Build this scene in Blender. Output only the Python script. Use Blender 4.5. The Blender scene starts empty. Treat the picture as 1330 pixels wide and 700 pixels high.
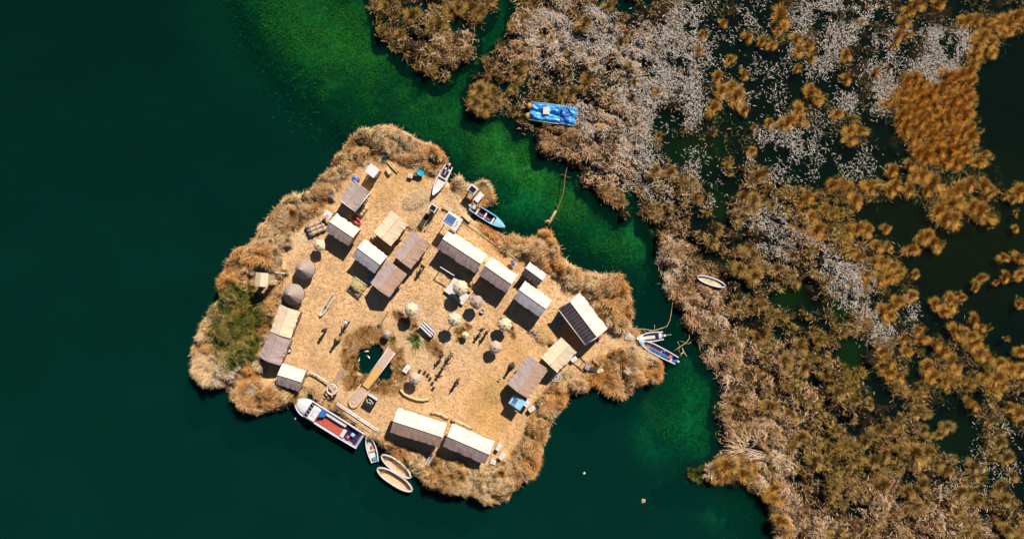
import bpy, math, random
import numpy as np
from mathutils import Vector, Matrix
R = math.radians
rng = np.random.default_rng(7)
random.seed(7)
SC = bpy.context.scene
COL = SC.collection

# ------------------------------------------------------------------ camera, sky, sun, exposure
H = 90.0                                   # drone height (m)
cam_d = bpy.data.cameras.new('camera')
cam = bpy.data.objects.new('camera', cam_d); COL.objects.link(cam)
cam.location = (0, 0, H); cam.rotation_euler = (0, 0, 0)
cam_d.sensor_width = 36; cam_d.lens = 36 * H / 133.0
cam_d.clip_start = 0.5; cam_d.clip_end = 3000
SC.camera = cam

SUN_EL = 41.0
SUN_DIR = Vector((0.53 * math.cos(R(SUN_EL)), 0.85 * math.cos(R(SUN_EL)), math.sin(R(SUN_EL)))).normalized()
world = bpy.data.worlds.new('World'); SC.world = world
world.use_nodes = True
wn = world.node_tree
bg = wn.nodes['Background']
sky = wn.nodes.new('ShaderNodeTexSky'); sky.sky_type = 'NISHITA'; sky.sun_disc = False
sky.sun_elevation = R(SUN_EL); sky.sun_rotation = math.atan2(0.53, 0.85)
sky.altitude = 3800
wn.links.new(sky.outputs[0], bg.inputs[0]); bg.inputs[1].default_value = 0.05
sun_d = bpy.data.lights.new('sun', 'SUN'); sun = bpy.data.objects.new('sun', sun_d); COL.objects.link(sun)
sun_d.energy = 5.0; sun_d.angle = R(0.5); sun_d.color = (1.0, 0.91, 0.78)
sun.location = (40, 60, 80)
sun.rotation_euler = (-SUN_DIR).to_track_quat('-Z', 'Y').to_euler()
SC.view_settings.view_transform = 'Standard'; SC.view_settings.look = 'None'
SC.view_settings.gamma = 1; SC.view_settings.use_curve_mapping = False
SC.view_settings.exposure = 0.38
SC.cycles.max_bounces = 5; SC.cycles.diffuse_bounces = 1; SC.cycles.transparent_max_bounces = 8

# ------------------------------------------------------------------ helpers
G = 0.45                                   # level of the reed island floor
def P(px, py, z=0.0):
    """ground point seen at photo pixel (px, py) when it stands at height z"""
    k = (H - z) / H
    return Vector(((px - 665) * 0.1 * k, (350 - py) * 0.1 * k, z))

def tag(o, label=None, cat=None, group=None, kind=None):
    if label: o['label'] = label
    if cat: o['category'] = cat
    if group: o['group'] = group
    if kind: o['kind'] = kind
    return o
def thing(name, label, cat, loc, rz=0.0, group=None):
    o = bpy.data.objects.new(name, None); COL.objects.link(o)
    o.empty_display_size = 0.3
    o.location = loc; o.rotation_euler = (0, 0, rz)
    return tag(o, label, cat, group)
def dup(root, loc=None, rz=None, label=None, group=None):
    r = root.copy(); COL.objects.link(r)
    if loc is not None: r.location = loc
    if rz is not None: r.rotation_euler = (0, 0, rz)
    if label: r['label'] = label
    if group: r['group'] = group
    for ch in list(root.children):
        c = ch.copy(); COL.objects.link(c); c.parent = r
        for g in list(ch.children):
            d = g.copy(); COL.objects.link(d); d.parent = c
    return r

def mesh_np(name, verts, faces_quads=None, faces_tris=None, colors=None, mat=None, smooth=False):
    me = bpy.data.meshes.new(name)
    verts = np.asarray(verts, np.float32)
    me.vertices.add(len(verts)); me.vertices.foreach_set('co', verts.ravel())
    li = []; tot = []
    if faces_quads is not None and len(faces_quads):
        li.append(np.asarray(faces_quads).ravel()); tot.append(np.full(len(faces_quads), 4))
    if faces_tris is not None and len(faces_tris):
        li.append(np.asarray(faces_tris).ravel()); tot.append(np.full(len(faces_tris), 3))
    li = np.concatenate(li).astype(np.int32); tot = np.concatenate(tot).astype(np.int32)
    st = np.concatenate([[0], np.cumsum(tot)[:-1]]).astype(np.int32)
    me.loops.add(len(li)); me.loops.foreach_set('vertex_index', li)
    me.polygons.add(len(tot)); me.polygons.foreach_set('loop_start', st); me.polygons.foreach_set('loop_total', tot)
    if smooth: me.polygons.foreach_set('use_smooth', np.ones(len(tot), bool))
    me.update(calc_edges=True)
    if colors is not None:
        a = me.color_attributes.new('col', 'FLOAT_COLOR', 'POINT')
        c = np.ones((len(verts), 4), np.float32); c[:, :3] = colors
        a.data.foreach_set('color', c.ravel())
    if mat: me.materials.append(mat)
    return me
def link(name, me, parent=None, loc=None, rz=None):
    o = bpy.data.objects.new(name, me); COL.objects.link(o)
    if parent: o.parent = parent
    if loc is not None: o.location = loc
    if rz is not None: o.rotation_euler = (0, 0, rz)
    return o

class MB:
    """collects boxes, tubes, lathes and lofts and links them as ONE mesh"""
    def __init__(s): s.v = []; s.f = []; s.sm = []
    def add(s, vs, fs, smooth=False):
        b = len(s.v); s.v += [tuple(v) for v in vs]; s.f += [tuple(i + b for i in f) for f in fs]; s.sm += [smooth] * len(fs); return s
    def box(s, c, d, rz=0.0, M=None, taper=1.0):
        x, y, z = d[0] / 2, d[1] / 2, d[2] / 2
        vs = [Vector((sx * x * (taper if sz > 0 else 1), sy * y * (taper if sz > 0 else 1), sz * z)) for sz in (-1, 1) for sx, sy in ((-1, -1), (1, -1), (1, 1), (-1, 1))]
        m = Matrix.Translation(c) @ (M if M is not None else Matrix.Rotation(rz, 4, 'Z'))
        return s.add([m @ v for v in vs], [(3, 2, 1, 0), (4, 5, 6, 7), (0, 1, 5, 4), (1, 2, 6, 5), (2, 3, 7, 6), (3, 0, 4, 7)])
    def tube(s, pts, r, n=6, r1=None):
        pts = [Vector(p) for p in pts]; k = len(pts); vs = []; fs = []
        for i, p in enumerate(pts):
            t = (pts[min(i + 1, k - 1)] - pts[max(i - 1, 0)]).normalized()
            u = t.cross(Vector((0, 0, 1)));
            if u.length < 1e-3: u = t.cross(Vector((1, 0, 0)))
            u.normalize(); w = t.cross(u)
            rr = r if r1 is None else r + (r1 - r) * i / max(1, k - 1)
            for j in range(n):
                a = 2 * math.pi * j / n; vs.append(p + (u * math.cos(a) + w * math.sin(a)) * rr)
        for i in range(k - 1):
            for j in range(n):
                fs.append((i * n + j, i * n + (j + 1) % n, (i + 1) * n + (j + 1) % n, (i + 1) * n + j))
        fs.append(tuple(range(n - 1, -1, -1))); fs.append(tuple((k - 1) * n + j for j in range(n)))
        return s.add(vs, fs, True)
    def lathe(s, prof, n=24, c=(0, 0, 0), wob=0.0, seed=0):
        rr = random.Random(seed); vs = []; fs = []; k = len(prof)
        ph = [1 + wob * rr.uniform(-1, 1) for _ in range(n)]
        for (r, z) in prof:
            for j in range(n):
                a = 2 * math.pi * j / n; q = r * ph[j]; vs.append((c[0] + q * math.cos(a), c[1] + q * math.sin(a), c[2] + z))
        for i in range(k - 1):
            for j in range(n): fs.append((i * n + j, i * n + (j + 1) % n, (i + 1) * n + (j + 1) % n, (i + 1) * n + j))
        fs.append(tuple(range(n - 1, -1, -1))); fs.append(tuple((k - 1) * n + j for j in range(n)))
        return s.add(vs, fs)
    def prism(s, poly, z0, z1):
        n = len(poly); vs = [(p[0], p[1], z0) for p in poly] + [(p[0], p[1], z1) for p in poly]
        fs = [tuple(range(n - 1, -1, -1)), tuple(range(n, 2 * n))] + [(i, (i + 1) % n, n + (i + 1) % n, n + i) for i in range(n)]
        return s.add(vs, fs)
    def loft(s, rings, caps=True, closed=True, smooth=False):
        m = len(rings[0]); vs = [p for r in rings for p in r]; fs = []
        for i in range(len(rings) - 1):
            for j in range(m if closed else m - 1):
                fs.append((i * m + j, i * m + (j + 1) % m, (i + 1) * m + (j + 1) % m, (i + 1) * m + j))
        if caps: fs.append(tuple(range(m - 1, -1, -1))); fs.append(tuple((len(rings) - 1) * m + j for j in range(m)))
        return s.add(vs, fs, smooth)
    def mesh(s, name, mat, bevel=0):
        me = bpy.data.meshes.new(name); me.from_pydata([tuple(v) for v in s.v], [], s.f)
        me.polygons.foreach_set('use_smooth', s.sm); me.update(); me.materials.append(mat); return me
    def build(s, name, mat, parent=None, loc=None, rz=None, bevel=0.0):
        o = link(name, s.mesh(name, mat), parent, loc, rz)
        if bevel:
            b = o.modifiers.new('bevel', 'BEVEL'); b.width = bevel; b.segments = 2; b.limit_method = 'ANGLE'
        return o

# ------------------------------------------------------------------ materials
def new_mat(name):
    m = bpy.data.materials.new(name); m.use_nodes = True
    return m, m.node_tree, m.node_tree.nodes['Principled BSDF']
def N(nt, t, **kw):
    n = nt.nodes.new(t)
    for k, v in kw.items(): setattr(n, k, v)
    return n
def mat_noise(name, c1, c2, scale=(3, 3, 3), rough=0.7, detail=4, bump=0.15, bscale=None, lo=0.35, hi=0.65, spec=0.3, c3=None, s3=1.2, metallic=0.0, dist=0.03):
    m, nt, b = new_mat(name)
    tc = N(nt, 'ShaderNodeTexCoord'); mp = N(nt, 'ShaderNodeMapping'); mp.inputs['Scale'].default_value = scale
    nt.links.new(tc.outputs['Object'], mp.inputs[0])
    nz = N(nt, 'ShaderNodeTexNoise'); nz.inputs['Scale'].default_value = 1; nz.inputs['Detail'].default_value = detail; nz.inputs['Roughness'].default_value = 0.6
    nt.links.new(mp.outputs[0], nz.inputs['Vector'])
    cr = N(nt, 'ShaderNodeValToRGB'); cr.color_ramp.elements[0].position = lo; cr.color_ramp.elements[1].position = hi
    cr.color_ramp.elements[0].color = (*c1, 1); cr.color_ramp.elements[1].color = (*c2, 1)
    nt.links.new(nz.outputs[0], cr.inputs[0]); out = cr.outputs[0]
    if c3:
        n3 = N(nt, 'ShaderNodeTexNoise'); n3.inputs['Scale'].default_value = s3; n3.inputs['Detail'].default_value = 5
        nt.links.new(tc.outputs['Object'], n3.inputs['Vector'])
        r3 = N(nt, 'ShaderNodeValToRGB'); r3.color_ramp.elements[0].position = 0.5; r3.color_ramp.elements[1].position = 0.68
        nt.links.new(n3.outputs[0], r3.inputs[0])
        mx = N(nt, 'ShaderNodeMixRGB'); mx.inputs[2].default_value = (*c3, 1)
        nt.links.new(r3.outputs[0], mx.inputs[0]); nt.links.new(out, mx.inputs[1]); out = mx.outputs[0]
    nt.links.new(out, b.inputs['Base Color'])
    b.inputs['Roughness'].default_value = rough; b.inputs['Specular IOR Level'].default_value = spec; b.inputs['Metallic'].default_value = metallic
    if bump:
        bp = N(nt, 'ShaderNodeBump'); bp.inputs['Strength'].default_value = bump; bp.inputs['Distance'].default_value = dist
        nt.links.new(nz.outputs[0], bp.inputs['Height']); nt.links.new(bp.outputs[0], b.inputs['Normal'])
    return m
def mat_roof(name, c1, c2, seam=None, streak=(7, 0.6, 1), rough=0.6, stain=None, period=0.9):
    """roof sheet: streaks down the slope, thin seams every sheet width"""
    m, nt, b = new_mat(name)
    tc = N(nt, 'ShaderNodeTexCoord'); mp = N(nt, 'ShaderNodeMapping'); mp.inputs['Scale'].default_value = streak
    nt.links.new(tc.outputs['Object'], mp.inputs[0])
    nz = N(nt, 'ShaderNodeTexNoise'); nz.inputs['Scale'].default_value = 1.3; nz.inputs['Detail'].default_value = 6; nz.inputs['Roughness'].default_value = 0.65
    nt.links.new(mp.outputs[0], nz.inputs['Vector'])
    cr = N(nt, 'ShaderNodeValToRGB'); cr.color_ramp.elements[0].position = 0.3; cr.color_ramp.elements[1].position = 0.7
    cr.color_ramp.elements[0].color = (*c1, 1); cr.color_ramp.elements[1].color = (*c2, 1)
    nt.links.new(nz.outputs[0], cr.inputs[0]); out = cr.outputs[0]
    n2 = N(nt, 'ShaderNodeTexNoise'); n2.inputs['Scale'].default_value = 0.9; n2.inputs['Detail'].default_value = 8; n2.inputs['Roughness'].default_value = 0.7
    nt.links.new(tc.outputs['Object'], n2.inputs['Vector'])
    r2 = N(nt, 'ShaderNodeValToRGB'); r2.color_ramp.elements[0].position = 0.5; r2.color_ramp.elements[1].position = 0.72
    nt.links.new(n2.outputs[0], r2.inputs[0])
    mx = N(nt, 'ShaderNodeMixRGB'); mx.inputs[2].default_value = (*(stain or tuple(x * 0.7 for x in c1)), 1)
    ml = N(nt, 'ShaderNodeMath', operation='MULTIPLY'); ml.inputs[1].default_value = 0.55
    nt.links.new(r2.outputs[0], ml.inputs[0]); nt.links.new(ml.outputs[0], mx.inputs[0]); nt.links.new(out, mx.inputs[1]); out = mx.outputs[0]
    if seam:
        sx = N(nt, 'ShaderNodeSeparateXYZ'); nt.links.new(tc.outputs['Object'], sx.inputs[0])
        md = N(nt, 'ShaderNodeMath', operation='PINGPONG'); md.inputs[1].default_value = period / 2
        nt.links.new(sx.outputs[0], md.inputs[0])
        lt = N(nt, 'ShaderNodeMath', operation='LESS_THAN'); lt.inputs[1].default_value = 0.045
        nt.links.new(md.outputs[0], lt.inputs[0])
        m2 = N(nt, 'ShaderNodeMixRGB'); m2.inputs[2].default_value = (*seam, 1)
        nt.links.new(lt.outputs[0], m2.inputs[0]); nt.links.new(out, m2.inputs[1]); out = m2.outputs[0]
    nt.links.new(out, b.inputs['Base Color']); b.inputs['Roughness'].default_value = rough; b.inputs['Specular IOR Level'].default_value = 0.3
    bp = N(nt, 'ShaderNodeBump'); bp.inputs['Strength'].default_value = 0.35; bp.inputs['Distance'].default_value = 0.04
    nt.links.new(nz.outputs[0], bp.inputs['Height']); nt.links.new(bp.outputs[0], b.inputs['Normal'])
    return m
def mat_attr(name, rough=0.75, spec=0.2, noise=0.0, nscale=4.0):
    m, nt, b = new_mat(name)
    a = N(nt, 'ShaderNodeAttribute'); a.attribute_name = 'col'; out = a.outputs['Color']
    if noise:
        tc = N(nt, 'ShaderNodeTexCoord'); nz = N(nt, 'ShaderNodeTexNoise'); nz.inputs['Scale'].default_value = nscale; nz.inputs['Detail'].default_value = 8; nz.inputs['Roughness'].default_value = 0.75
        nt.links.new(tc.outputs['Object'], nz.inputs['Vector'])
        mr = N(nt, 'ShaderNodeMapRange'); mr.inputs[1].default_value = 0.3; mr.inputs[2].default_value = 0.7; mr.inputs[3].default_value = 1 - noise; mr.inputs[4].default_value = 1 + noise
        nt.links.new(nz.outputs[0], mr.inputs[0])
        vm = N(nt, 'ShaderNodeVectorMath', operation='SCALE'); nt.links.new(out, vm.inputs[0]); nt.links.new(mr.outputs[0], vm.inputs['Scale']); out = vm.outputs[0]
    nt.links.new(out, b.inputs['Base Color']); b.inputs['Roughness'].default_value = rough; b.inputs['Specular IOR Level'].default_value = spec
    return m

M = {}
M['reed'] = mat_attr('reed_blades')
M['mud'] = mat_attr('peat_mud', rough=0.95, spec=0.05, noise=0.7, nscale=7)
M['bed'] = mat_attr('lake_bed_weed', rough=0.9, noise=0.95, nscale=2.0)
M['straw_wall'] = mat_noise('reed_mat_wall', (0.32, 0.2, 0.09), (0.52, 0.36, 0.18), (14, 14, 1.2), bump=0.3)
M['straw_dark'] = mat_noise('old_reed_mat', (0.14, 0.09, 0.05), (0.3, 0.2, 0.11), (14, 14, 1.2), bump=0.3)
M['wood'] = mat_noise('weathered_wood', (0.16, 0.1, 0.06), (0.3, 0.2, 0.12), (2, 12, 12), bump=0.2)
M['pale_wood'] = mat_noise('pale_wood', (0.45, 0.31, 0.18), (0.66, 0.5, 0.32), (2, 12, 12), bump=0.2)
M['dark_wood'] = mat_noise('dark_wood', (0.03, 0.022, 0.018), (0.08, 0.055, 0.04), (2, 12, 12), bump=0.2)
M['thatch'] = mat_noise('thatch_straw', (0.5, 0.38, 0.24), (0.84, 0.7, 0.5), (9, 9, 9), bump=0.5, dist=0.06)
M['thatch_grey'] = mat_noise('grey_thatch', (0.3, 0.22, 0.19), (0.5, 0.4, 0.36), (9, 9, 9), bump=0.5, dist=0.06)
M['thatch_pink'] = mat_noise('pinkish_thatch', (0.42, 0.28, 0.2), (0.66, 0.5, 0.42), (9, 9, 9), bump=0.5, dist=0.06)
M['bundle'] = mat_noise('tied_reed_bundle', (0.5, 0.34, 0.17), (0.76, 0.56, 0.33), (2, 14, 14), bump=0.5)
M['white'] = mat_noise('white_paint', (0.68, 0.64, 0.68), (0.82, 0.79, 0.82), (2, 2, 2), rough=0.35, bump=0.0, spec=0.5, c3=(0.6, 0.52, 0.55), s3=2)
M['offwhite'] = mat_noise('offwhite_plastic', (0.6, 0.55, 0.52), (0.78, 0.74, 0.7), (4, 4, 4), rough=0.5, bump=0.1)
M['cream'] = mat_noise('cream_boards', (0.62, 0.48, 0.3), (0.78, 0.63, 0.43), (2, 9, 9), rough=0.6, bump=0.15)
M['lilac'] = mat_noise('lilac_grey_paint', (0.32, 0.28, 0.42), (0.45, 0.4, 0.55), (3, 3, 3), rough=0.5)
M['blue'] = mat_noise('blue_paint', (0.02, 0.12, 0.42), (0.04, 0.2, 0.55), (3, 3, 3), rough=0.4, bump=0.05, spec=0.5)
M['sky_blue'] = mat_noise('pale_blue_paint', (0.2, 0.5, 0.72), (0.32, 0.64, 0.82), (3, 3, 3), rough=0.4, bump=0.05, spec=0.5)
M['tarp'] = mat_noise('blue_tarpaulin', (0.02, 0.2, 0.62), (0.1, 0.5, 0.85), (1.1, 1.8, 2), rough=0.35, bump=0.5, dist=0.15, lo=0.42, hi=0.58, spec=0.5)
M['tarp_dark'] = mat_noise('deep_blue_tarpaulin', (0.01, 0.07, 0.36), (0.02, 0.16, 0.55), (1.5, 1.5, 2), rough=0.35, bump=0.5, dist=0.12, spec=0.5)
M['teal'] = mat_noise('teal_plastic', (0.02, 0.3, 0.42), (0.05, 0.42, 0.55), (4, 4, 4), rough=0.35, bump=0.05)
M['tank'] = mat_noise('blue_violet_plastic', (0.1, 0.14, 0.45), (0.16, 0.22, 0.56), (4, 4, 4), rough=0.35, bump=0.05)
M['red_deck'] = mat_noise('red_deck_mat', (0.42, 0.06, 0.04), (0.58, 0.13, 0.09), (3, 3, 3), rough=0.7, bump=0.1)
M['red'] = mat_noise('pink_red_plastic', (0.5, 0.05, 0.08), (0.7, 0.2, 0.22), (5, 5, 5), rough=0.5, bump=0.1)
M['navy'] = mat_noise('navy_interior', (0.015, 0.012, 0.05), (0.05, 0.035, 0.1), (4, 4, 4), rough=0.6, bump=0.1)
M['glass'] = mat_noise('dark_glass', (0.01, 0.01, 0.02), (0.03, 0.03, 0.05), (4, 4, 4), rough=0.08, bump=0, spec=0.6)
M['black'] = mat_noise('black_cloth', (0.012, 0.01, 0.01), (0.035, 0.028, 0.025), (6, 6, 6), rough=0.8)
M['ochre'] = mat_noise('ochre_reed_bundle', (0.48, 0.25, 0.05), (0.66, 0.38, 0.09), (2, 10, 10), rough=0.7, bump=0.4)
M['ochre_plank'] = mat_noise('orange_plank', (0.62, 0.33, 0.1), (0.74, 0.43, 0.15), (3, 8, 8), rough=0.6, bump=0.15)
M['skin'] = mat_noise('skin', (0.2, 0.1, 0.06), (0.24, 0.125, 0.075), (4, 4, 4), rough=0.6, bump=0)
M['hair'] = mat_noise('black_hair', (0.01, 0.008, 0.007), (0.02, 0.015, 0.012), (9, 9, 9), rough=0.5)
M['metal'] = mat_noise('pale_metal', (0.5, 0.5, 0.52), (0.62, 0.62, 0.64), (4, 4, 4), rough=0.4, bump=0.05, spec=0.5)
M['rope'] = mat_noise('straw_rope', (0.34, 0.24, 0.1), (0.55, 0.4, 0.2), (9, 9, 9), bump=0.5)
M['leaf'] = mat_noise('plant_leaf', (0.05, 0.1, 0.015), (0.14, 0.2, 0.03), (9, 9, 9), bump=0.2)
m, nt, b = new_mat('solar_cells'); M['solar'] = m          # dark blue cells with pale grid
tc = N(nt, 'ShaderNodeTexCoord'); br = N(nt, 'ShaderNodeTexBrick'); br.offset = 0
br.inputs['Color1'].default_value = (0.03, 0.1, 0.3, 1); br.inputs['Color2'].default_value = (0.05, 0.14, 0.36, 1); br.inputs['Mortar'].default_value = (0.35, 0.45, 0.6, 1)
br.inputs['Scale'].default_value = 1; br.inputs['Brick Width'].default_value = 0.3; br.inputs['Row Height'].default_value = 0.3; br.inputs['Mortar Size'].default_value = 0.012
nt.links.new(tc.outputs['Object'], br.inputs['Vector']); nt.links.new(br.outputs[0], b.inputs['Base Color']); b.inputs['Roughness'].default_value = 0.15

# straw floor of the island
m, nt, b = new_mat('straw_floor'); M['floor'] = m
tc = N(nt, 'ShaderNodeTexCoord')
att = N(nt, 'ShaderNodeAttribute'); att.attribute_name = 'col'
def streak_noise(rot, sx, sy, sc):
    mp = N(nt, 'ShaderNodeMapping'); mp.inputs['Rotation'].default_value = (0, 0, rot); mp.inputs['Scale'].default_value = (sx, sy, 1)
    nt.links.new(tc.outputs['Object'], mp.inputs[0])
    nz = N(nt, 'ShaderNodeTexNoise'); nz.inputs['Scale'].default_value = sc; nz.inputs['Detail'].default_value = 5; nz.inputs['Roughness'].default_value = 0.7
    nt.links.new(mp.outputs[0], nz.inputs['Vector']); return nz
na = streak_noise(0.6, 1, 2.2, 3.4); nb = streak_noise(2.2, 1, 2.0, 4.3)
mxn = N(nt, 'ShaderNodeMath', operation='MINIMUM'); nt.links.new(na.outputs[0], mxn.inputs[0]); nt.links.new(nb.outputs[0], mxn.inputs[1])
mr = N(nt, 'ShaderNodeMapRange'); mr.inputs[1].default_value = 0.27; mr.inputs[2].default_value = 0.5; mr.inputs[3].default_value = 0.3; mr.inputs[4].default_value = 1.12
nt.links.new(mxn.outputs[0], mr.inputs[0])
nl = N(nt, 'ShaderNodeTexNoise'); nl.inputs['Scale'].default_value = 0.45; nl.inputs['Detail'].default_value = 6; nl.inputs['Roughness'].default_value = .65; nt.links.new(tc.outputs['Object'], nl.inputs['Vector'])
ml = N(nt, 'ShaderNodeMapRange'); ml.inputs[1].default_value = .35; ml.inputs[2].default_value = .6; ml.inputs[3].default_value = .78; ml.inputs[4].default_value = 1.08; nt.links.new(nl.outputs[0], ml.inputs[0])
mm = N(nt, 'ShaderNodeMath', operation='MULTIPLY'); nt.links.new(mr.outputs[0], mm.inputs[0]); nt.links.new(ml.outputs[0], mm.inputs[1]); mr = mm
vm = N(nt, 'ShaderNodeVectorMath', operation='SCALE'); nt.links.new(att.outputs['Color'], vm.inputs[0]); nt.links.new(mr.outputs[0], vm.inputs['Scale'])
nt.links.new(vm.outputs[0], b.inputs['Base Color']); b.inputs['Roughness'].default_value = 0.85; b.inputs['Specular IOR Level'].default_value = 0.15
bp = N(nt, 'ShaderNodeBump'); bp.inputs['Strength'].default_value = 0.5; bp.inputs['Distance'].default_value = 0.08
nt.links.new(mxn.outputs[0], bp.inputs['Height']); nt.links.new(bp.outputs[0], b.inputs['Normal'])

# water: suspended silt colour (diffuse) + clear part that shows the bed + reflection
m, nt, b = new_mat('lake_water'); M['water'] = m
att = N(nt, 'ShaderNodeAttribute'); att.attribute_name = 'col'
nt.links.new(att.outputs['Color'], b.inputs['Base Color']); b.inputs['Roughness'].default_value = 0.06; b.inputs['IOR'].default_value = 1.33
b.inputs['Specular IOR Level'].default_value = 0.5
tc = N(nt, 'ShaderNodeTexCoord'); nz = N(nt, 'ShaderNodeTexNoise'); nz.inputs['Scale'].default_value = 2.2; nz.inputs['Detail'].default_value = 4
nt.links.new(tc.outputs['Object'], nz.inputs['Vector'])
bp = N(nt, 'ShaderNodeBump'); bp.inputs['Strength'].default_value = 0.12; bp.inputs['Distance'].default_value = 0.05
nt.links.new(nz.outputs[0], bp.inputs['Height']); nt.links.new(bp.outputs[0], b.inputs['Normal'])
tr = N(nt, 'ShaderNodeBsdfTransparent'); tr.inputs[0].default_value = (0.42, 0.92, 0.66, 1)
ms = N(nt, 'ShaderNodeMixShader'); ms.inputs[0].default_value = 0.36
nt.links.new(tr.outputs[0], ms.inputs[1]); nt.links.new(b.outputs[0], ms.inputs[2])
nt.links.new(ms.outputs[0], nt.nodes['Material Output'].inputs['Surface'])

# ------------------------------------------------------------------ raster maps in photo pixels (2 px cells)
CELL = 2.0; X0, Y0, X1, Y1 = -160, -160, 1500, 860
gx = np.arange(X0, X1, CELL); gy = np.arange(Y0, Y1, CELL)
GX, GY = np.meshgrid(gx, gy)
def poly_mask(poly, X=GX, Y=GY):
    m = np.zeros(X.shape, bool); n = len(poly)
    for i in range(n):
        x1, y1 = poly[i]; x2, y2 = poly[(i + 1) % n]
        if y1 == y2: continue
        c = ((y1 > Y) != (y2 > Y)) & (X < (x2 - x1) * (Y - y1) / (y2 - y1) + x1)
        m ^= c
    return m
def ell(cx, cy, rx, ry, a=0, X=GX, Y=GY):
    ca, sa = math.cos(R(a)), math.sin(R(a)); dx = X - cx; dy = Y - cy
    return ((dx * ca + dy * sa) / rx) ** 2 + ((-dx * sa + dy * ca) / ry) ** 2 < 1
def blur(a, s):
    s = s / CELL; k = np.exp(-0.5 * (np.arange(-int(3 * s), int(3 * s) + 1) / s) ** 2); k /= k.sum()
    a = np.pad(a.astype(float), ((len(k) // 2,) * 2, (len(k) // 2,) * 2), 'edge')
    a = np.apply_along_axis(lambda r: np.convolve(r, k, 'valid'), 1, a)
    return np.apply_along_axis(lambda r: np.convolve(r, k, 'valid'), 0, a)
def vnoise(X, Y, s, seed):
    r = np.random.default_rng(seed); T = r.random((256, 256))
    u = X / s; v = Y / s; i = np.floor(u).astype(int); j = np.floor(v).astype(int); fu = u - i; fv = v - j
    fu = fu * fu * (3 - 2 * fu); fv = fv * fv * (3 - 2 * fv)
    g = lambda a, b: T[a % 256, b % 256]
    return (g(i, j) * (1 - fu) + g(i + 1, j) * fu) * (1 - fv) + (g(i, j + 1) * (1 - fu) + g(i + 1, j + 1) * fu) * fv
def fnoise(X, Y, s, seed, o=4):
    t = 0; a = 1; n = 0
    for k in range(o): t = t + a * vnoise(X, Y, s / 2 ** k, seed + k); n += a; a *= 0.55
    return t / n
def billow(X, Y, s, seed):
    a = np.abs(2 * vnoise(X, Y, s, seed) - 1); b = np.abs(2 * vnoise(X + 37, Y - 11, s * .45, seed + 1) - 1)
    return np.clip(np.sqrt(a * 1.25) * .8 + b * .35, 0, 1.2)
def samp(mp, px, py):
    i = np.clip((px - X0) / CELL, 0, mp.shape[1] - 1.001); j = np.clip((py - Y0) / CELL, 0, mp.shape[0] - 1.001)
    a = i.astype(int); b = j.astype(int); fi = i - a; fj = j - b
    return (mp[b, a] * (1 - fi) + mp[b, a + 1] * fi) * (1 - fj) + (mp[b + 1, a] * (1 - fi) + mp[b + 1, a + 1] * fi) * fj

ISLET = [(474,-160),(478,0),(486,20),(487,52),(508,60),(525,86),(548,96),(568,116),(583,106),(592,88),(612,82),(622,62),(617,42),(634,30),(643,15),(640,-160)]
MARSH = [(668,-160),(668,0),(662,22),(664,36),(650,55),(638,66),(625,80),(632,92),(612,100),(615,114),(605,118),(608,138),(617,152),(640,148),(656,142),(664,158),(673,172),(690,166),(700,180),(698,190),(708,204),(735,206),(752,222),(756,240),(775,245),(782,262),(790,266),(798,283),(811,288),(819,276),(812,256),(824,248),(831,268),(834,298),(850,312),(854,330),(859,346),(862,374),(872,388),(887,404),(888,420),(904,438),(915,454),(912,466),(930,484),(938,496),(934,520),(930,542),(938,556),(932,572),(945,580),(925,600),(908,608),(888,612),(896,626),(920,630),(958,627),(986,640),(1000,662),(1003,700),(1006,900),(1600,900),(1600,-160)]
land = (poly_mask(ISLET) | poly_mask(MARSH)) & (GY > -55 + 25 * vnoise(GX, GY, 40, 3)) & (GY < 752 - 25 * vnoise(GX, GY, 40, 4)) & (GX < 1392 - 25 * vnoise(GX, GY, 40, 6))
ponds = np.zeros_like(land)
for pl in ([(916,30),(990,18),(1000,42),(962,40),(965,60),(1005,68),(1015,93),(1045,95),(1080,86),(1085,110),(1050,114),(1030,138),(1010,160),(990,175),(975,162),(962,112),(935,97),(920,80)],
           [(855,180),(900,175),(930,200),(940,225),(955,235),(950,260),(945,285),(925,282),(920,240),(880,215),(860,200)],
           [(960,213),(985,182),(1080,178),(1078,240),(1060,253),(1030,245),(1010,225),(990,213)],
           [(1270,95),(1330,48),(1500,30),(1500,440),(1330,445),(1290,468),(1282,440),(1250,395),(1210,425),(1190,385),(1172,350),(1178,325),(1130,300),(1108,288),(1122,268),(1190,258),(1205,292),(1230,310),(1290,295),(1305,262),(1300,222),(1272,190),(1266,140)],
           [(1200,550),(1215,528),(1265,530),(1276,560),(1275,590),(1250,600),(1225,585),(1210,570)]):
    ponds |= poly_mask(pl)
for e in ((815,10,14,10),(865,160,24,16),(1080,112,24,22),(1165,72,10,28,20),(1140,215,55,16),(1150,165,22,11),(1022,388,20,14),(1062,396,16,10),(1092,402,12,22),(1105,458,16,22),(1140,500,16,24),
          (1305,575,12,32),(1327,620,8,45),(1090,548,10,10),(945,340,10,8),(1012,430,10,12),(1030,408,8,18),(1215,440,24,24),(1320,445,40,40),(1210,375,30,30),(1070,215,40,30),(1000,110,30,40),(1290,625,14,18),
          (1230,360,40,50),(1270,440,14,30),(1055,20,20,14),(900,20,20,18),(860,100,12,20),(820,250,8,20),(1285,100,14,30),(1255,520,20,14),(1325,590,10,30),(1190,480,10,14),(905,290,10,12),(860,300,6,8),(1225,335,30,16)):
    ponds |= ell(*e)
landf = blur(land, 2.5); pondf = blur(ponds, 3.5) * landf
LAND = landf; POND = pondf
lz = fnoise(GX, GY, 26, 11, 4)
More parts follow.
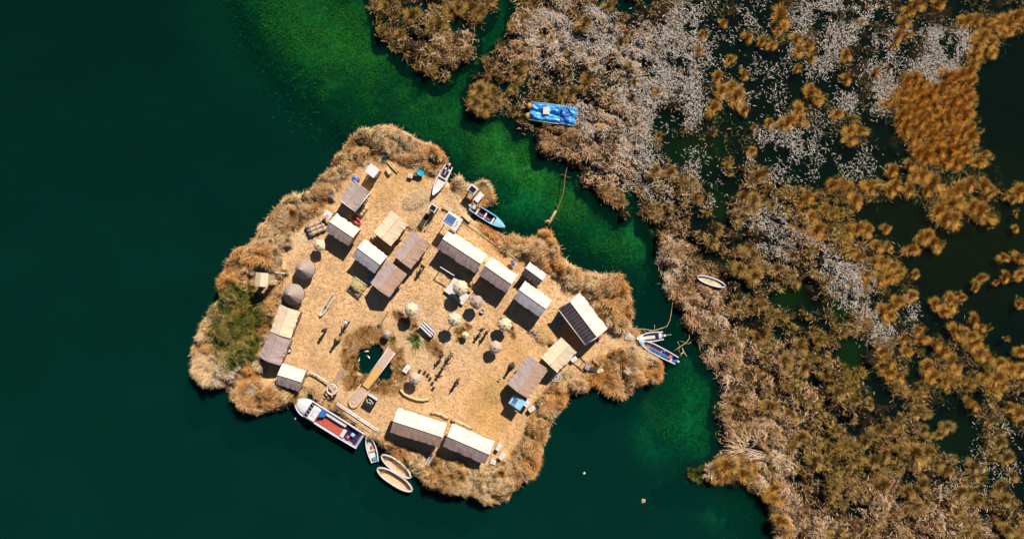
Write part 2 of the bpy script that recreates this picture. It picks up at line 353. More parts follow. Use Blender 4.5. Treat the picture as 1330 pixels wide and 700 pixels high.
# dark wet part: east of this line the ground is mostly black water between tufts
WET = np.clip(np.maximum.reduce([np.clip((GX - (1075 + 0.25 * (GY - 300))) / 60, 0, 1) * np.where(GY < 430, 1, .55) * (GY < 640), np.clip((GX - 830) / 80, 0, 1) * np.clip((245 - GY) / 60, 0, 1)]), 0, 1)
PINK = np.zeros(GX.shape)      # pale pinkish flattened straw
for e in ((592,62,18,13,0,4.5),(560,60,34,34,0,.5),(690,60,40,50,0,.6),(690,185,12,10,0,4),(740,190,50,30,0,.7),(790,200,30,60,0,.6),(890,370,30,60,-25,1.8),(915,440,36,64,-30,1.8),(870,345,20,40,0,1.6),(960,560,30,50,-20,.8),(940,590,30,18,0,1.3),(965,600,40,20,0,1.2),
          (1010,640,22,70,-25,1.3),(1035,690,26,50,-15,1.2),(1000,580,25,40,0,.9),(1220,690,60,26,0,.9),(1130,650,30,20,0,.7),(995,500,60,60,0,.5),(1095,690,40,20,0,.7),(1230,650,16,30,0,.8)):
    PINK += blur(ell(*e[:5]), 9) * e[5]
FLECK = np.zeros(GX.shape)     # whitish floating debris
for e in ((745,45,60,50,0,1.0),(785,110,55,60,0,1.0),(800,170,45,35,0,1.0),(865,130,50,45,0,.9),(850,90,40,50,0,.7),(870,60,50,60,0,.5),(885,30,50,30,0,.4),(960,8,25,10,0,.7),(982,28,14,8,0,.8),(1085,25,50,40,0,.8),(1060,70,40,30,0,.6),(1150,50,30,50,0,.5),(1215,70,32,34,30,1.3),(1245,52,20,16,0,1.3),(1225,95,20,14,0,1.2),
          (1140,120,30,26,0,1.0),(1110,130,24,20,0,.8),(1130,215,50,18,0,.35),(1020,200,50,40,0,.35),(900,240,40,40,0,.5),(1000,300,34,36,0,.6),(1045,330,40,30,0,.6),(1130,395,26,18,0,1.0),(1095,360,30,26,0,.6),(1110,372,30,30,0,.5),(1170,405,20,14,0,1.0),(1140,432,30,14,0,.9),(960,85,50,60,0,.12),(840,230,30,30,0,.4),(1030,170,60,30,0,.2),(1010,20,30,12,0,.5),(1005,120,50,50,0,.12),(1300,600,40,60,0,.15),(820,190,30,40,0,.8)):
    FLECK += blur(ell(*e[:5]), 7) * e[5]
BROWN = landf * (1 - pondf) * (1 - 0.92 * WET) * np.clip((lz - 0.3) * 4, 0.15, 1)

# island outline
ISL = [(480,166),(497,162),(520,168),(545,184),(570,197),(584,207),(583,222),(577,238),(586,238),(600,232),(615,241),(628,236),(642,250),(634,262),(622,272),(612,276),(618,284),(640,300),(655,308),(672,312),(690,312),(700,304),(713,303),(722,318),(727,335),(741,348),(760,357),(787,357),(804,358),(813,374),(821,398),(822,428),(832,446),(845,458),(861,467),(861,482),(844,496),(827,497),(824,507),(812,517),(796,513),(776,502),(755,504),(736,513),(728,530),(716,550),(706,575),(704,600),(690,620),(668,630),(656,648),(640,652),(615,645),(590,636),(562,628),(545,622),(528,606),(514,594),(502,582),(484,566),(470,556),(440,536),(412,518),(400,512),(385,516),(362,528),(340,532),(322,530),(312,520),(290,502),(264,498),(255,485),(253,447),(262,430),(275,412),(290,386),(287,362),(293,346),(308,325),(330,316),(340,292),(362,270),(385,256),(405,250),(420,227),(440,214),(450,190),(468,172)]
HOLE = [(480,442),(494,447),(501,460),(512,471),(510,488),(506,497),(498,499),(489,495),(474,488),(462,480),(459,465),(465,454),(476,449)]
INNER = [(503,203),(540,216),(580,228),(592,245),(612,262),(632,300),(660,326),(688,334),(715,350),(742,378),(765,378),(795,425),(818,432),(826,444),(800,455),(770,470),(750,490),(738,480),(716,500),(700,522),(686,560),(662,600),(640,604),(610,606),(560,590),(520,578),(495,566),(470,548),(440,526),(405,505),(385,500),(345,494),(336,474),(344,440),(357,404),(368,372),(368,330),(380,300),(402,284),(425,262),(445,232),(470,212),(485,206)]
JX = GX + 13 * (fnoise(GX, GY, 20, 181, 4) - .5) + 7 * (vnoise(GX, GY, 5, 183) - .5); JY = GY + 13 * (fnoise(GX, GY, 20, 185, 4) - .5) + 7 * (vnoise(GX, GY, 5, 187) - .5)
isl = poly_mask(ISL, JX, JY) & ~poly_mask(HOLE)
ISLF = blur(isl, 3); HF = blur(poly_mask(HOLE), 1.5); ISLF = np.where(blur(poly_mask(HOLE), 10) > .02, 1 - HF, ISLF); INF = blur(poly_mask(INNER), 4)

# ------------------------------------------------------------------ setting: bed, water, marsh ground, island ground
def grid_mesh(xs_px, ys_px, zfun, cfun, mat, keep=None):
    X, Y = np.meshgrid(xs_px, ys_px); Z = zfun(X, Y); C = cfun(X, Y, Z)
    V = np.stack([(X - 665) * 0.1, (350 - Y) * 0.1, Z], -1).reshape(-1, 3); C = np.asarray(C).reshape(-1, 3)
    ny, nx = X.shape; idx = np.arange(nx * ny).reshape(ny, nx)
    q = np.stack([idx[:-1, :-1], idx[1:, :-1], idx[1:, 1:], idx[:-1, 1:]], -1)
    if keep is not None:
        K = keep(X, Y, Z); kq = K[:-1, :-1] | K[1:, :-1] | K[1:, 1:] | K[:-1, 1:]; q = q[kq]
    q = q.reshape(-1, 4)
    used = np.unique(q); remap = np.full(len(V), -1); remap[used] = np.arange(len(used))
    return mesh_np('grid', V[used], remap[q], None, C[used], mat, smooth=True)
def mixc(a, b, t): t = np.asarray(t)[..., None]; return np.asarray(a) * (1 - t) + np.asarray(b) * t

WEED = [(296,-160),(296,0),(325,60),(345,92),(400,140),(450,185),(560,215),(600,250),(640,290),(700,320),(750,350),(830,370),(866,430),(880,490),(850,535),(872,580),(900,620),(950,662),(990,720),(1010,900),(1100,900),(1100,-160)]
WEEDM = blur(poly_mask(WEED), 22)
DIM = blur(poly_mask([(200,-160),(230,0),(260,70),(380,120),(430,200),(470,190),(460,0),(460,-160)]), 30)
SHOAL = blur(ell(670, 268, 36, 24), 14) * .8 + blur(ell(878, 575, 34, 36), 14) * 1.1 + blur(ell(958, 668, 30, 30), 10) * 1.1 + blur(ell(825, 310, 14, 30), 8) * .6 + blur(ell(900, 500, 20, 50), 12) * .5
OLIVE = blur(ell(655, 190, 40, 34), 12) + blur(ell(700, 230, 44, 16, 40), 10) + blur(ell(420, 40, 80, 30, 25), 24) * .8 + blur(ell(560, 140, 40, 20, 30), 16) * .5 + blur(ell(740, 270, 24, 20), 10) * .7 + blur(ell(862, 555, 5, 30, -35), 5) * 1.2 + blur(ell(945, 655, 5, 34, -38), 5) + blur(ell(820, 320, 14, 24, 0), 10)*.6
TOPW = np.clip(blur(ell(440, 40, 120, 60, 25), 22) + .7 * blur(ell(640, 190, 120, 24, 35), 12) + .5 * blur(ell(780, 300, 60, 20, 40), 10), 0, 1)
def bed_z(X, Y): return -5.5 + 4.2 * samp(WEEDM, X, Y) + 0.5 * fnoise(X, Y, 40, 5)
def bed_c(X, Y, Z):
    w = samp(WEEDM, X, Y) * np.exp(-np.maximum(0, np.maximum(-Y - 60, Y - 800)) / 90) * (0.35 + 0.65 * np.clip(fnoise(X, Y, 60, 21) * 2.2 - 0.5, 0, 1)); d = samp(DIM, X, Y)
    c = mixc((0.001, 0.003, 0.003), (0.007, 0.125, 0.045), np.clip(w + d * .25, 0, 1))  # near-black deep end stands in for light absorbed by the water
    c = mixc(c, (0.10, 0.16, 0.004), np.clip(samp(TOPW, X, Y) * 1.2 * (fnoise(X, Y, 14, 33, 4) * 2.4 - .75), 0, 1))
    c = mixc(c, (0.003, 0.03, 0.02), np.clip((fnoise(X + .5 * Y, Y - .2 * X, 30, 35, 5) - .46) * 6, 0, .85) * w)
    c = mixc(c, (0.05, 0.46, 0.2), np.clip(samp(SHOAL, X, Y), 0, 1) * .55)
    c = mixc(c, (0.16, 0.3, 0.05), np.clip(samp(OLIVE, X, Y) * fnoise(X, Y, 12, 31) * 1.6, 0, .9))
    p = samp(POND, X, Y); inland = np.clip(samp(LAND, X, Y), 0, 1)
    c = mixc(c, (0.02, 0.016, 0.014), inland * (X > 850))
    return c
xs = np.concatenate([[-9000, -3000, -1000, -400], np.arange(-160, 1500, 5), [1800, 2600, 5000, 9000]])
ys = np.concatenate([[-9000, -3000, -1000, -400], np.arange(-160, 860, 5), [1200, 2200, 5000, 9000]])
bed = link('lake_bed', grid_mesh(xs, ys, bed_z, bed_c, M['bed'])); tag(bed, kind='structure')
def wat_c(X, Y, Z):
    out_ = np.exp(-np.maximum(0, np.maximum(-Y - 60, Y - 800)) / 90); w = samp(WEEDM, X, Y) * out_; inland = np.clip(samp(LAND, X, Y) * 1.2, 0, 1)
    c = mixc((0.0008, 0.043, 0.033), (0.0008, 0.031, 0.0185), w) * np.clip(.82 + .5 * Y / 700, .75, 1.3)[..., None] * (0.85 + .3 * fnoise(X, Y * 1.6, 90, 37, 4))[..., None]
    c = mixc(c, (0.006, 0.009, 0.011), inland * np.clip((X - 840) / 30, 0, 1))
    c = mixc(c, (0.012, 0.014, 0.008), np.clip((X - 1090) / 60, 0, 1) * np.clip((Y - 180) / 60, 0, 1) * inland * np.clip((430 - Y) / 100, 0, 1))
    c = mixc(c, (0.012, 0.040, 0.009), blur_g(X, Y))
    return c
GREENP = np.clip(blur(ell(905, 195, 40, 18), 10) + blur(ell(1022, 388, 22, 16), 6) + blur(ell(1092, 402, 14, 24), 6) + blur(ell(1105, 460, 18, 24), 6) + blur(ell(1240, 570, 40, 30), 14) * .25 + blur(ell(935, 270, 12, 20), 6), 0, 1)
def blur_g(X, Y): return samp(GREENP, X, Y)
xs2 = np.concatenate([[-9000, -3000, -1000, -400], np.arange(-160, 1500, 8), [1800, 2600, 5000, 9000]])
ys2 = np.concatenate([[-9000, -3000, -1000, -400], np.arange(-160, 860, 8), [1200, 2200, 5000, 9000]])
wat = link('water', grid_mesh(xs2, ys2, lambda X, Y: X * 0.0, wat_c, M['water'])); tag(wat, kind='structure')

FLATM = np.clip(blur(ell(921, 365, 24, 12, 18), 3) + blur(ell(717, 147, 38, 18, 8), 3) + blur(ell(961, 394, 5, 5), 3), 0, 1)
def hump(X, Y): return billow(X + .45 * Y, Y - .45 * X, 20, 45)
def marsh_z(X, Y):
    return marsh_z0(X, Y) + samp(LAND, X, Y) * (1 - samp(POND, X, Y)) * (1 - .8 * samp(WET, X, Y)) * (1 - samp(FLATM, X, Y)) * (1.7 * hump(X, Y) - .85)
def marsh_z0(X, Y):
    L = samp(LAND, X, Y); p = samp(POND, X, Y); w = samp(WET, X, Y)
    n = fnoise(X, Y, 22, 41, 5)
    return -0.75 + L * (0.86 - 0.16 * w) * (1 - 0.75 * p) + 0.55 * (n - 0.5) * L - 0.06 * w + np.clip(samp(PINK, X, Y), 0, 1) * .42 * L * (1 - p) + .25 * L * (1 - w) * (1 - p) * (fnoise(X, Y, 30, 47, 2) > .5) * 0
def marsh_c(X, Y, Z):
    c = mixc((0.008, 0.008, 0.004), (0.024, 0.017, 0.009), fnoise(X, Y, 9, 51))
    c = mixc(c, (0.12, 0.065, 0.035), np.clip(samp(PINK, X, Y) * .6 - .15, 0, .5))
    c = mixc(c, (0.012, 0.016, 0.008), samp(POND, X, Y))
    c = mixc(c, (0.008, 0.01, 0.006), np.clip(-Z * 4 + .2, 0, .9))
    return c
mar = link('marsh_ground', grid_mesh(np.arange(464, 1500, 2.5), np.arange(-150, 850, 2.5), marsh_z, marsh_c, M['mud'], keep=lambda X, Y, Z: (samp(LAND, X, Y) > 0.02)))
tag(mar, kind='structure')

FLATI = np.clip(sum(blur(ell(*e), 3) for e in ((345,364,24,18),(461,232,8,8),(426,279,9,9),(666,341,7,7),(614,252,24,16),(816,436,14,12),(684,526,20,14),(722,490,10,10),(762,474,26,14),(499,203,7,7),(523,200,7,7),(558,594,11,9),(573,235,14,24,25),(640,293,24,10,30),(836,440,16,12),(648,590,12,16),(488,504,50,90,90),(408,292,18,12),(480,215,14,12),(507,590,34,10,30),(430,530,60,12,32),(850,455,30,10,28),(510,600,40,16,35))), 0, 1)
def rim_amt(X, Y): return np.clip(samp(ISLF, X, Y) * 1.6 - .5, 0, 1) * np.clip(1 - samp(INF, X, Y) * 1.15, 0, 1) * (1 - samp(FLATI, X, Y))
def isl_z(X, Y):
    return isl_z0(X, Y) + rim_amt(X, Y) * (1.8 * billow(X, Y, 25, 65) + .45 * billow(X, Y, 9, 67) - .5)
def isl_z0(X, Y):
    f = samp(ISLF, X, Y); i = samp(INF, X, Y)
    return -0.7 + np.clip(f * 1.5, 0, 1) * (G + 0.7) - (1 - i) * 0.1 * f + 0.10 * (fnoise(X, Y, 30, 61) - .5) * (1 - i) + 0.05 * (fnoise(X, Y, 14, 62, 3) - .5)
GOLD = np.clip(blur(ell(635, 520, 34, 34, 0), 12) + blur(ell(600, 270, 30, 20), 12) * .3 + blur(ell(520, 240, 60, 34), 14) * .6 + blur(ell(650, 560, 30, 26), 12) * .6 + blur(ell(668, 455, 22, 16), 8) * .8 + blur(ell(720, 445, 20, 20), 8) * .6+ blur(ell(650,325,30,12,35),6)*.9, 0, 1)
PALE = np.clip(blur(ell(545, 262, 26, 12, -20), 8) + blur(ell(385, 305, 22, 24, 0), 8) * .6 + blur(ell(600, 262, 26, 16), 8) * .5 + blur(ell(540, 420, 30, 20), 10) * .3 + blur(ell(570, 450, 50, 40), 10) * .3 + blur(ell(450, 510, 20, 12), 8) * .4, 0, 1)
RUST = np.clip(blur(ell(497, 212, 22, 9, -40), 5) + blur(ell(425, 475, 26, 8, 15), 8) * .5 + blur(ell(738, 440, 22, 10, 35), 5) + blur(ell(620, 250, 14, 10), 6) * .3, 0, 1)
PEDGE = blur(poly_mask([(450,440),(466,428),(490,424),(508,436),(518,456),(528,470),(526,494),(512,512),(494,510),(484,504),(466,502),(452,504),(446,480)]), 2.5) + blur(ell(526, 414, 16, 8, 25), 3) + blur(ell(564, 450, 13, 7, 40), 3) + blur(ell(601, 430, 10, 8, -40), 3)
PEDGE = PEDGE * np.clip((fnoise(GX, GY, 16, 191, 4) - .33) * 5, .1, 1)
GREENP_ = [(284,368),(318,372),(346,388),(350,402),(340,436),(322,474),(296,476),(278,440),(285,410)]
GRN = blur(poly_mask(GREENP_), 5)
def isl_c(X, Y, Z):
    n = fnoise(X, Y, 40, 71)
    c = mixc((0.73, 0.43, 0.22), (0.78, 0.505, 0.295), n)
    c = mixc(c, (0.62, 0.34, 0.11), samp(GOLD, X, Y) * .85)
    c = mixc(c, (0.76, 0.58, 0.42), samp(PALE, X, Y) * .9)
    c = mixc(c, (0.46, 0.17, 0.06), samp(RUST, X, Y) * .8)
    c = mixc(c, (0.22, 0.11, 0.045), np.clip(samp(PEDGE, X, Y), 0, 1) * .9)
    c = mixc(c, mixc((0.34, 0.15, 0.05), (0.55, 0.33, 0.17), fnoise(X, Y, 40, 77)), np.clip(1 - samp(INF, X, Y), 0, 1) * .9)
    c = mixc(c, (0.07, 0.10, 0.015), np.clip(samp(GRN, X, Y), 0, 1) * .85)
    c = mixc(c, (0.008, 0.01, 0.006), np.clip(-Z * 6 + .3, 0, 1))
    return c
ig = link('island_ground', grid_mesh(np.arange(240, 880, 2), np.arange(150, 664, 2), isl_z, isl_c, M['floor'], keep=lambda X, Y, Z: Z > -0.65))
tag(ig, kind='structure')

# ------------------------------------------------------------------ blades
def blades(root, d, L, W, cb, ct, bend=0.3, flat=False):
    """root Nx3, d Nx3 unit, L, W arrays, cb / ct colours; bent two-segment blade"""
    n = len(root); side = np.cross(d, np.array([0, 0, 1.0])); ln = np.linalg.norm(side, axis=1, keepdims=True)
    a = rng.random(n) * 6.283; alt = np.stack([np.cos(a), np.sin(a), 0 * a], 1)
    side = np.where(ln > 0.15, side / np.maximum(ln, 1e-6), alt)
    side = side * W[:, None] * 0.5
    mid = root + d * (L * 0.55)[:, None]; tip = root + d * L[:, None]
    hz = d.copy(); hz[:, 2] = 0
    tip = tip + hz * (L * bend * 0.5)[:, None]; tip[:, 2] -= L * bend * 0.35
    V = np.stack([root - side, root + side, mid + side * .8, mid - side * .8, tip], 1).reshape(-1, 3)
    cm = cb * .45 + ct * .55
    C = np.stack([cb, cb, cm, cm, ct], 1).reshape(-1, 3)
    o = np.arange(n)[:, None] * 5
    return V, o + np.array([[0, 1, 2, 3]]), o + np.array([[3, 2, 4]]), C
def rc(n, a, b, j=0.12):
    t = rng.random((n, 1)); c = np.array(a) * (1 - t) + np.array(b) * t
    return np.clip(c * (1 + rng.normal(0, j, (n, 1))), 0.003, 0.9)
def tussock_mesh(name, n, Rr, Hh, cb, ct, w=0.05, lean=(0, 0), messy=0.25):
    """fountain of blades: radius Rr, height Hh"""
    rad = Rr * 0.42 * np.sqrt(rng.random(n)); a = rng.random(n) * 6.283
    lob = 1 + 0.32 * np.sin(a * 2 + rng.random() * 6) + 0.2 * np.sin(a * 3 + rng.random() * 6) + 0.16 * np.sin(a * 5 + rng.random() * 6)
    rad = rad * lob; x = rad * np.cos(a); y = rad * np.sin(a)
    out = rad / (Rr * 0.42); tilt = out * 1.1 + rng.normal(0, messy, n)
    da = a + rng.normal(0, .45, n)
    d = np.stack([np.sin(tilt) * np.cos(da) + lean[0], np.sin(tilt) * np.sin(da) + lean[1], np.cos(tilt)], 1)
    d[:, 2] = np.maximum(d[:, 2], 0.12); d /= np.linalg.norm(d, axis=1, keepdims=True)
    L = (Hh * (1 - 0.25 * out) * rng.uniform(.65, 1.15, n)) * lob
    root = np.stack([x, y, np.full(n, -0.12)], 1)
    V, q, t, C = blades(root, d, L, rng.uniform(.6, 1.4, n) * w, rc(n, *cb, .25), rc(n, *ct, .34), bend=0.35)
    return mesh_np(name, V, q, t, C, M['reed'])

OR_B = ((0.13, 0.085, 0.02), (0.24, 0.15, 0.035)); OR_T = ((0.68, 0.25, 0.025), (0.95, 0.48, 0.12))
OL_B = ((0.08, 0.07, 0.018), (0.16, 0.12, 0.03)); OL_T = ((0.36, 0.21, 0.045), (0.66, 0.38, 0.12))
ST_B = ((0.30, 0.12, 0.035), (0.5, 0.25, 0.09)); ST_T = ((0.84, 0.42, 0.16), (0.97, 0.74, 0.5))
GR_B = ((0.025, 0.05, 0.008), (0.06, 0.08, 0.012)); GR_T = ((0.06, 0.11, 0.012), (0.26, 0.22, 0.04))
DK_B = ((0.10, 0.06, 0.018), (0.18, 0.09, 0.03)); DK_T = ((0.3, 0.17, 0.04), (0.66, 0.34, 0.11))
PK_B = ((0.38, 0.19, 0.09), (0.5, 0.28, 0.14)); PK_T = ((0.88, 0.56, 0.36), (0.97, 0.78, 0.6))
KIND = {}
for key, cb, ct, hh, w, mess in (('orange', OR_B, OR_T, .95, .038, .3), ('thicket', OR_B, ((0.74, 0.23, 0.02), (0.95, 0.40, 0.06)), .8, .04, .5), ('olive', OL_B, OL_T, .95, .045, .36), ('straw', ST_B, ST_T, .8, .07, .42), ('green', GR_B, GR_T, .8, .06, .4), ('pinkish', PK_B, PK_T, .75, .08, .55), ('dark', DK_B, DK_T, .8, .07, .42)):
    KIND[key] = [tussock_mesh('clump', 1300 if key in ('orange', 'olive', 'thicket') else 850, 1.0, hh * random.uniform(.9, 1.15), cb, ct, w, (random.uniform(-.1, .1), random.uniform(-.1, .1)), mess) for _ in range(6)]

n_t = 0
def tussock(px, py, r, key, name, label, cat, group, z=0.0, hs=1.0):
    global n_t; n_t += 1
    me = KIND[key][n_t % 6]
    o = link(name, me); o.rotation_euler = (0, 0, rng.random() * 6.283)
    s = r * 0.1 * 0.95; sz = (0.42 + 0.75 * s) * hs * rng.uniform(.75, 1.25)
    o.location = P(px, py, z + sz * .4); o.location.z = z
    o.scale = (s * rng.uniform(.75, 1.25), s * rng.uniform(.75, 1.25), sz)
    tag(o, label, cat, group); return o

ORANGE = [(1015,22,14),(1015,35,11),(972,48,6),(990,54,7),(1003,59,7),(1035,50,9),(1050,60,8),(1055,75,7),(1038,66,8),(1035,90,4),(940,30,5),(912,45,5),(908,65,6),(948,78,6),(967,97,6),(932,100,8),(950,113,9),(957,125,10),(938,118,8),(967,143,8),(927,140,9),(1055,120,10),(1062,127,9),(1037,145,10),(1025,157,10),(1040,155,9),(1015,163,7),(837,45,7),(847,68,8),(855,120,7),(1000,160,6),(980,165,5),
(1100,72,10),(1100,103,8),(1120,28,5),(1180,15,8),(1175,30,8),(1167,47,9),(1177,46,6),(1158,60,5),(1220,5,10),(1192,5,9),(1250,28,7),(1259,26,8),(1270,27,9),(1281,30,9),(1291,32,9),(1302,32,11),(1313,30,13),(1324,20,13),(1329,30,10),(1312,40,8),(1279,48,11),(1271,58,10),(1268,70,9),(1266,82,8),(1287,56,9),(1290,68,7),(1252,97,10),(1262,92,9),(1105,170,8),(1118,170,8),(1088,148,6),(1137,95,5),
(1105,182,8),(1185,182,8),(1272,210,8),(1280,200,6),(1102,247,10),(1112,260,11),(1095,240,9),(1083,240,9),(1083,278,9),(1130,240,10),(1132,247,8),(1160,222,8),(1165,240,9),(1157,247,8),(1182,215,8),(1190,227,9),(1200,227,9),(1215,237,10),(1182,247,8),(1205,247,7),(1235,252,12),(1247,247,12),(1260,240,10),(1240,262,11),(1280,242,11),(1287,250,7),(1230,285,11),(1220,275,9),(1240,285,9),(1275,275,14),(1282,282,11),(1265,270,9),(1325,250,12),(1317,257,8),(1305,255,5),(1115,297,9),(1127,300,8),(1102,300,8),(1140,320,8),(1152,297,7),(1155,320,6),(1205,307,9),(1215,315,9),(1197,310,7),(1217,322,7),(1185,325,9),(1085,310,9),(1097,320,9),(1117,335,9),(1105,327,8),(1147,342,10),(1137,340,8),(1157,347,8),(1320,277,4),(1320,297,4),(1325,335,8),(1305,335,7),
(1155,360,10),(1165,355,9),(1142,365,9),(1127,357,9),(1127,372,7),(1190,357,6),(1275,362,7),(1267,375,4),(1307,360,7),(1325,357,6),(1295,367,4),(1235,390,9),(1237,397,9),(1215,395,7),(1227,405,8),(1250,387,6),(1325,395,5),(1185,385,8),(1167,392,9),(1157,400,9),(1147,405,9),(1155,412,8),(1122,415,9),(1267,417,8),(1275,425,8),(1240,430,9),(1250,435,8),(1262,437,9),(1265,447,9),(1275,460,10),(1285,465,9),(1192,430,8),(1197,440,8),(1175,440,8),(1215,447,9),(1227,457,10),(1237,470,10),(1240,480,8),(1205,477,9),(1212,490,9),(1230,495,9),(1240,497,8),(1147,457,11),(1140,467,9),(1157,470,8),(1155,485,9),(1167,490,9),(1177,457,8),(1300,472,8),(1315,480,9),(1327,482,9),(1297,492,13),(1292,505,11),(1280,490,9),(1305,500,9),(1262,497,7),(1252,495,6),(1327,457,7),(1307,440,3),(1197,512,6),(1180,510,6),(1260,522,6),(1265,527,8),(1312,530,8),(1325,537,9),
(977,197,6),(945,214,5),(1050,255,11),(1042,260,9),(1060,260,9),(1022,250,8),(1072,272,9),(1045,295,10),(1035,290,9),(1062,300,11),(1050,310,10),(1042,315,9),(1055,322,8),(1075,302,9),(1055,282,8),
(672,37,9),(675,28,8),(690,30,6),(707,52,8)]
BIG = [(1150,130),(1165,120),(1180,103),(1200,98),(1212,115),(1235,95),(1262,95),(1265,120),(1260,145),(1268,175),(1262,190),(1250,213),(1215,210),(1200,205),(1185,190),(1172,170),(1165,150),(1155,140)]
OLIVES = [(985,227,9),(992,225,7),(965,257,9),(980,260,9),(992,260,9),(1005,265,8),(977,332,9),(970,325,8),(1030,332,7),(870,225,9),(850,222,7),(925,315,9),(932,300,8),(905,257,8),(715,72,8),(740,72,7),(760,30,8),(765,72,8),(770,85,6),(765,100,9),(760,110,9),(742,120,9),(730,122,8),(812,45,9),(807,57,7),(820,87,6),(825,105,7),(822,125,6),(790,8,8),(805,100,5),(782,125,6),(677,83,7),(675,97,7),(630,105,8),(622,118,9),(630,128,9),(640,120,8),(617,135,8),(630,140,8),(667,145,6),
(612,10,10),(622,15,9),(595,10,9),(585,15,9),(534,20,9),(570,30,10),(560,36,8),(605,5,9),(500,10,8),(520,45,7),(1192,535,10),(1202,537,7),(1230,555,7),(1220,565,7),(1200,560,6),(1240,595,5),(1287,547,8),(1295,562,8),(1300,575,8),(1290,592,7),(1310,595,9),(1317,617,8),(1265,607,9),(1267,617,9),(1190,592,12),(1205,590,11),(1172,585,9),(1220,600,9),(1230,612,9),(1300,632,9),(1305,650,9),(1307,675,9),(1310,690,9),(1140,560,10),(1160,555,10),(1125,575,10),(1110,600,9),(1120,640,9),(1150,630,10),(1165,610,9),(1180,640,9),(1190,660,8),(1135,600,9),(1095,620,9),(1100,580,9),(1085,560,8),(1150,590,9),(1080,640,9),(1200,630,8),(1250,640,8),(1245,665,8),(1270,650,8),(1060,520,9),(1090,510,9),(1110,520,8),(1130,525,9),(1075,490,8),(1045,480,8),(1020,470,9),(1040,450,8),(1065,440,8),(1005,410,8),(990,395,8),(960,350,8),(980,360,9),(1010,350,9),(1035,365,8),(955,400,7),(985,440,8),(960,480,8),(990,480,8),(1000,530,9),(1025,540,9),(1040,570,9),(960,520,8),(1030,610,8),(1060,600,9)]
def zone(px, py):
    v = 'upper' if py < 235 else ('middle' if py < 440 else 'lower'); return v
ZL = {}
def tus_label(px, py, base):
    if px < 700 and py < 160: w = 'beside the narrow channel above the blue covered raft'
    elif px < 900 and py < 200: w = 'among whitish debris right of the blue covered raft'
    elif px < 1075 and py < 235: w = 'around the dark pool at the top centre of the marsh'
    elif px < 1075: w = 'in the reed bed right of the stranded white canoe'
    elif py < 110: w = 'along the curved chain at the top right marsh edge'
    elif py < 235: w = 'round the big orange thicket'
    elif py < 345: w = 'in the band just below the big orange thicket'
    elif py < 440: w = 'scattered by the dark pools at mid right'
    elif py < 520: w = 'in the lower right cluster of orange tufts'
    else: w = 'in the bottom right corner of the marsh'
    return base + ' ' + w, w
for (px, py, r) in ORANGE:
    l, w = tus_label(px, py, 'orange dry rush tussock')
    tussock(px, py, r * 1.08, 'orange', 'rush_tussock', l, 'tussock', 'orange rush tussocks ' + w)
pts = []
bx = rng.uniform(1148, 1270, 4000); by = rng.uniform(94, 214, 4000); inb = poly_mask(BIG, bx, by)
for x, y in zip(bx[inb], by[inb]):
    if all((x - a) ** 2 + (y - b) ** 2 > (7 + 4 * float(vnoise(np.array(x), np.array(y), 11, 5))) ** 2 for a, b in pts): pts.append((x, y))
for x, y in pts:
    tussock(x, y, rng.uniform(7.5, 13), 'thicket', 'rush_tussock', 'deep orange rush tussock packed inside the largest orange thicket at upper right', 'tussock', 'tussocks making up the big orange thicket')
for (px, py, r) in OLIVES:
    l, w = tus_label(px, py, 'olive brown reed tuft')
    if px < 650 and py < 60: l = 'olive brown reed tuft on the small islet at the top'; w = 'on the small islet at the top'
    tussock(px, py, r * 1.1, 'olive', 'reed_tuft', l, 'reed tuft', 'olive brown reed tufts ' + w, max(-.02, float(marsh_z(np.array(px), np.array(py))) - .1))

# island rim clumps ------------------------------------------------
def rim_side(px, py):
    if poly_mask(GREENP_, np.array(px), np.array(py)): return 'green'
    if 440 < px < 520 and 425 < py < 505: return 'hole'
    if px < 300 or (px < 350 and py > 470): return 'left end of the island'
    if py < 232 and px < 600: return 'top corner of the island'
    if px < 480 and py < 400: return 'upper left shore of the island'
    if px > 740: return 'right tip of the island'
    if py < 380: return 'upper right shore of the island'
    if px > 640: return 'lower right shore of the island'
    return 'bottom shore of the island'
rim = blur(isl, 1.5) - blur(poly_mask(INNER), 1.5)
cand = np.stack([rng.uniform(250, 865, 60000), rng.uniform(158, 656, 60000)], 1)
edge8 = blur(isl, 8); ok = (rng.random(len(cand)) < np.where(samp(GRN, cand[:, 0], cand[:, 1]) > .4, 1, .9)) & (samp(rim, cand[:, 0], cand[:, 1]) > 0.8) & (samp(edge8, cand[:, 0], cand[:, 1]) > 0.68); big_ok = samp(edge8, cand[:, 0], cand[:, 1]) > .88
ok &= ~poly_mask([(552,262),(572,203),(600,200),(600,250)], cand[:, 0], cand[:, 1])
ok &= ~poly_mask([(735,470),(830,430),(838,447),(790,462),(760,495)], cand[:, 0], cand[:, 1])
ok &= ~poly_mask([(600,260),(640,240),(660,300),(610,290)], cand[:, 0], cand[:, 1])
ok &= ~poly_mask([(380,505),(400,500),(530,575),(520,590),(470,575)], cand[:, 0], cand[:, 1])
ok &= ~poly_mask([(728,378),(753,372),(796,426),(762,452),(725,405)], cand[:, 0], cand[:, 1])
ok &= ~poly_mask([(326,346),(362,346),(362,378),(345,415),(325,415)], cand[:, 0], cand[:, 1])
cb_ = cand[ok & big_ok]; cand = cand[ok]; rp = []
for x, y in cb_:
    if samp(GRN, np.array(x), np.array(y)) < .3 and all((x - a) ** 2 + (y - b) ** 2 > 36 ** 2 for a, b, _ in rp): rp.append((x, y, rng.uniform(9, 12)))
for x, y in cand:
    gn = samp(GRN, np.array(x), np.array(y)) > .4
    if all((x - a) ** 2 + (y - b) ** 2 > (5.5 if gn else r_ * .5 + 7.5) ** 2 for a, b, r_ in rp): rp.append((x, y, rng.uniform(5.5, 8) if gn else rng.uniform(4.5, 8.5)))
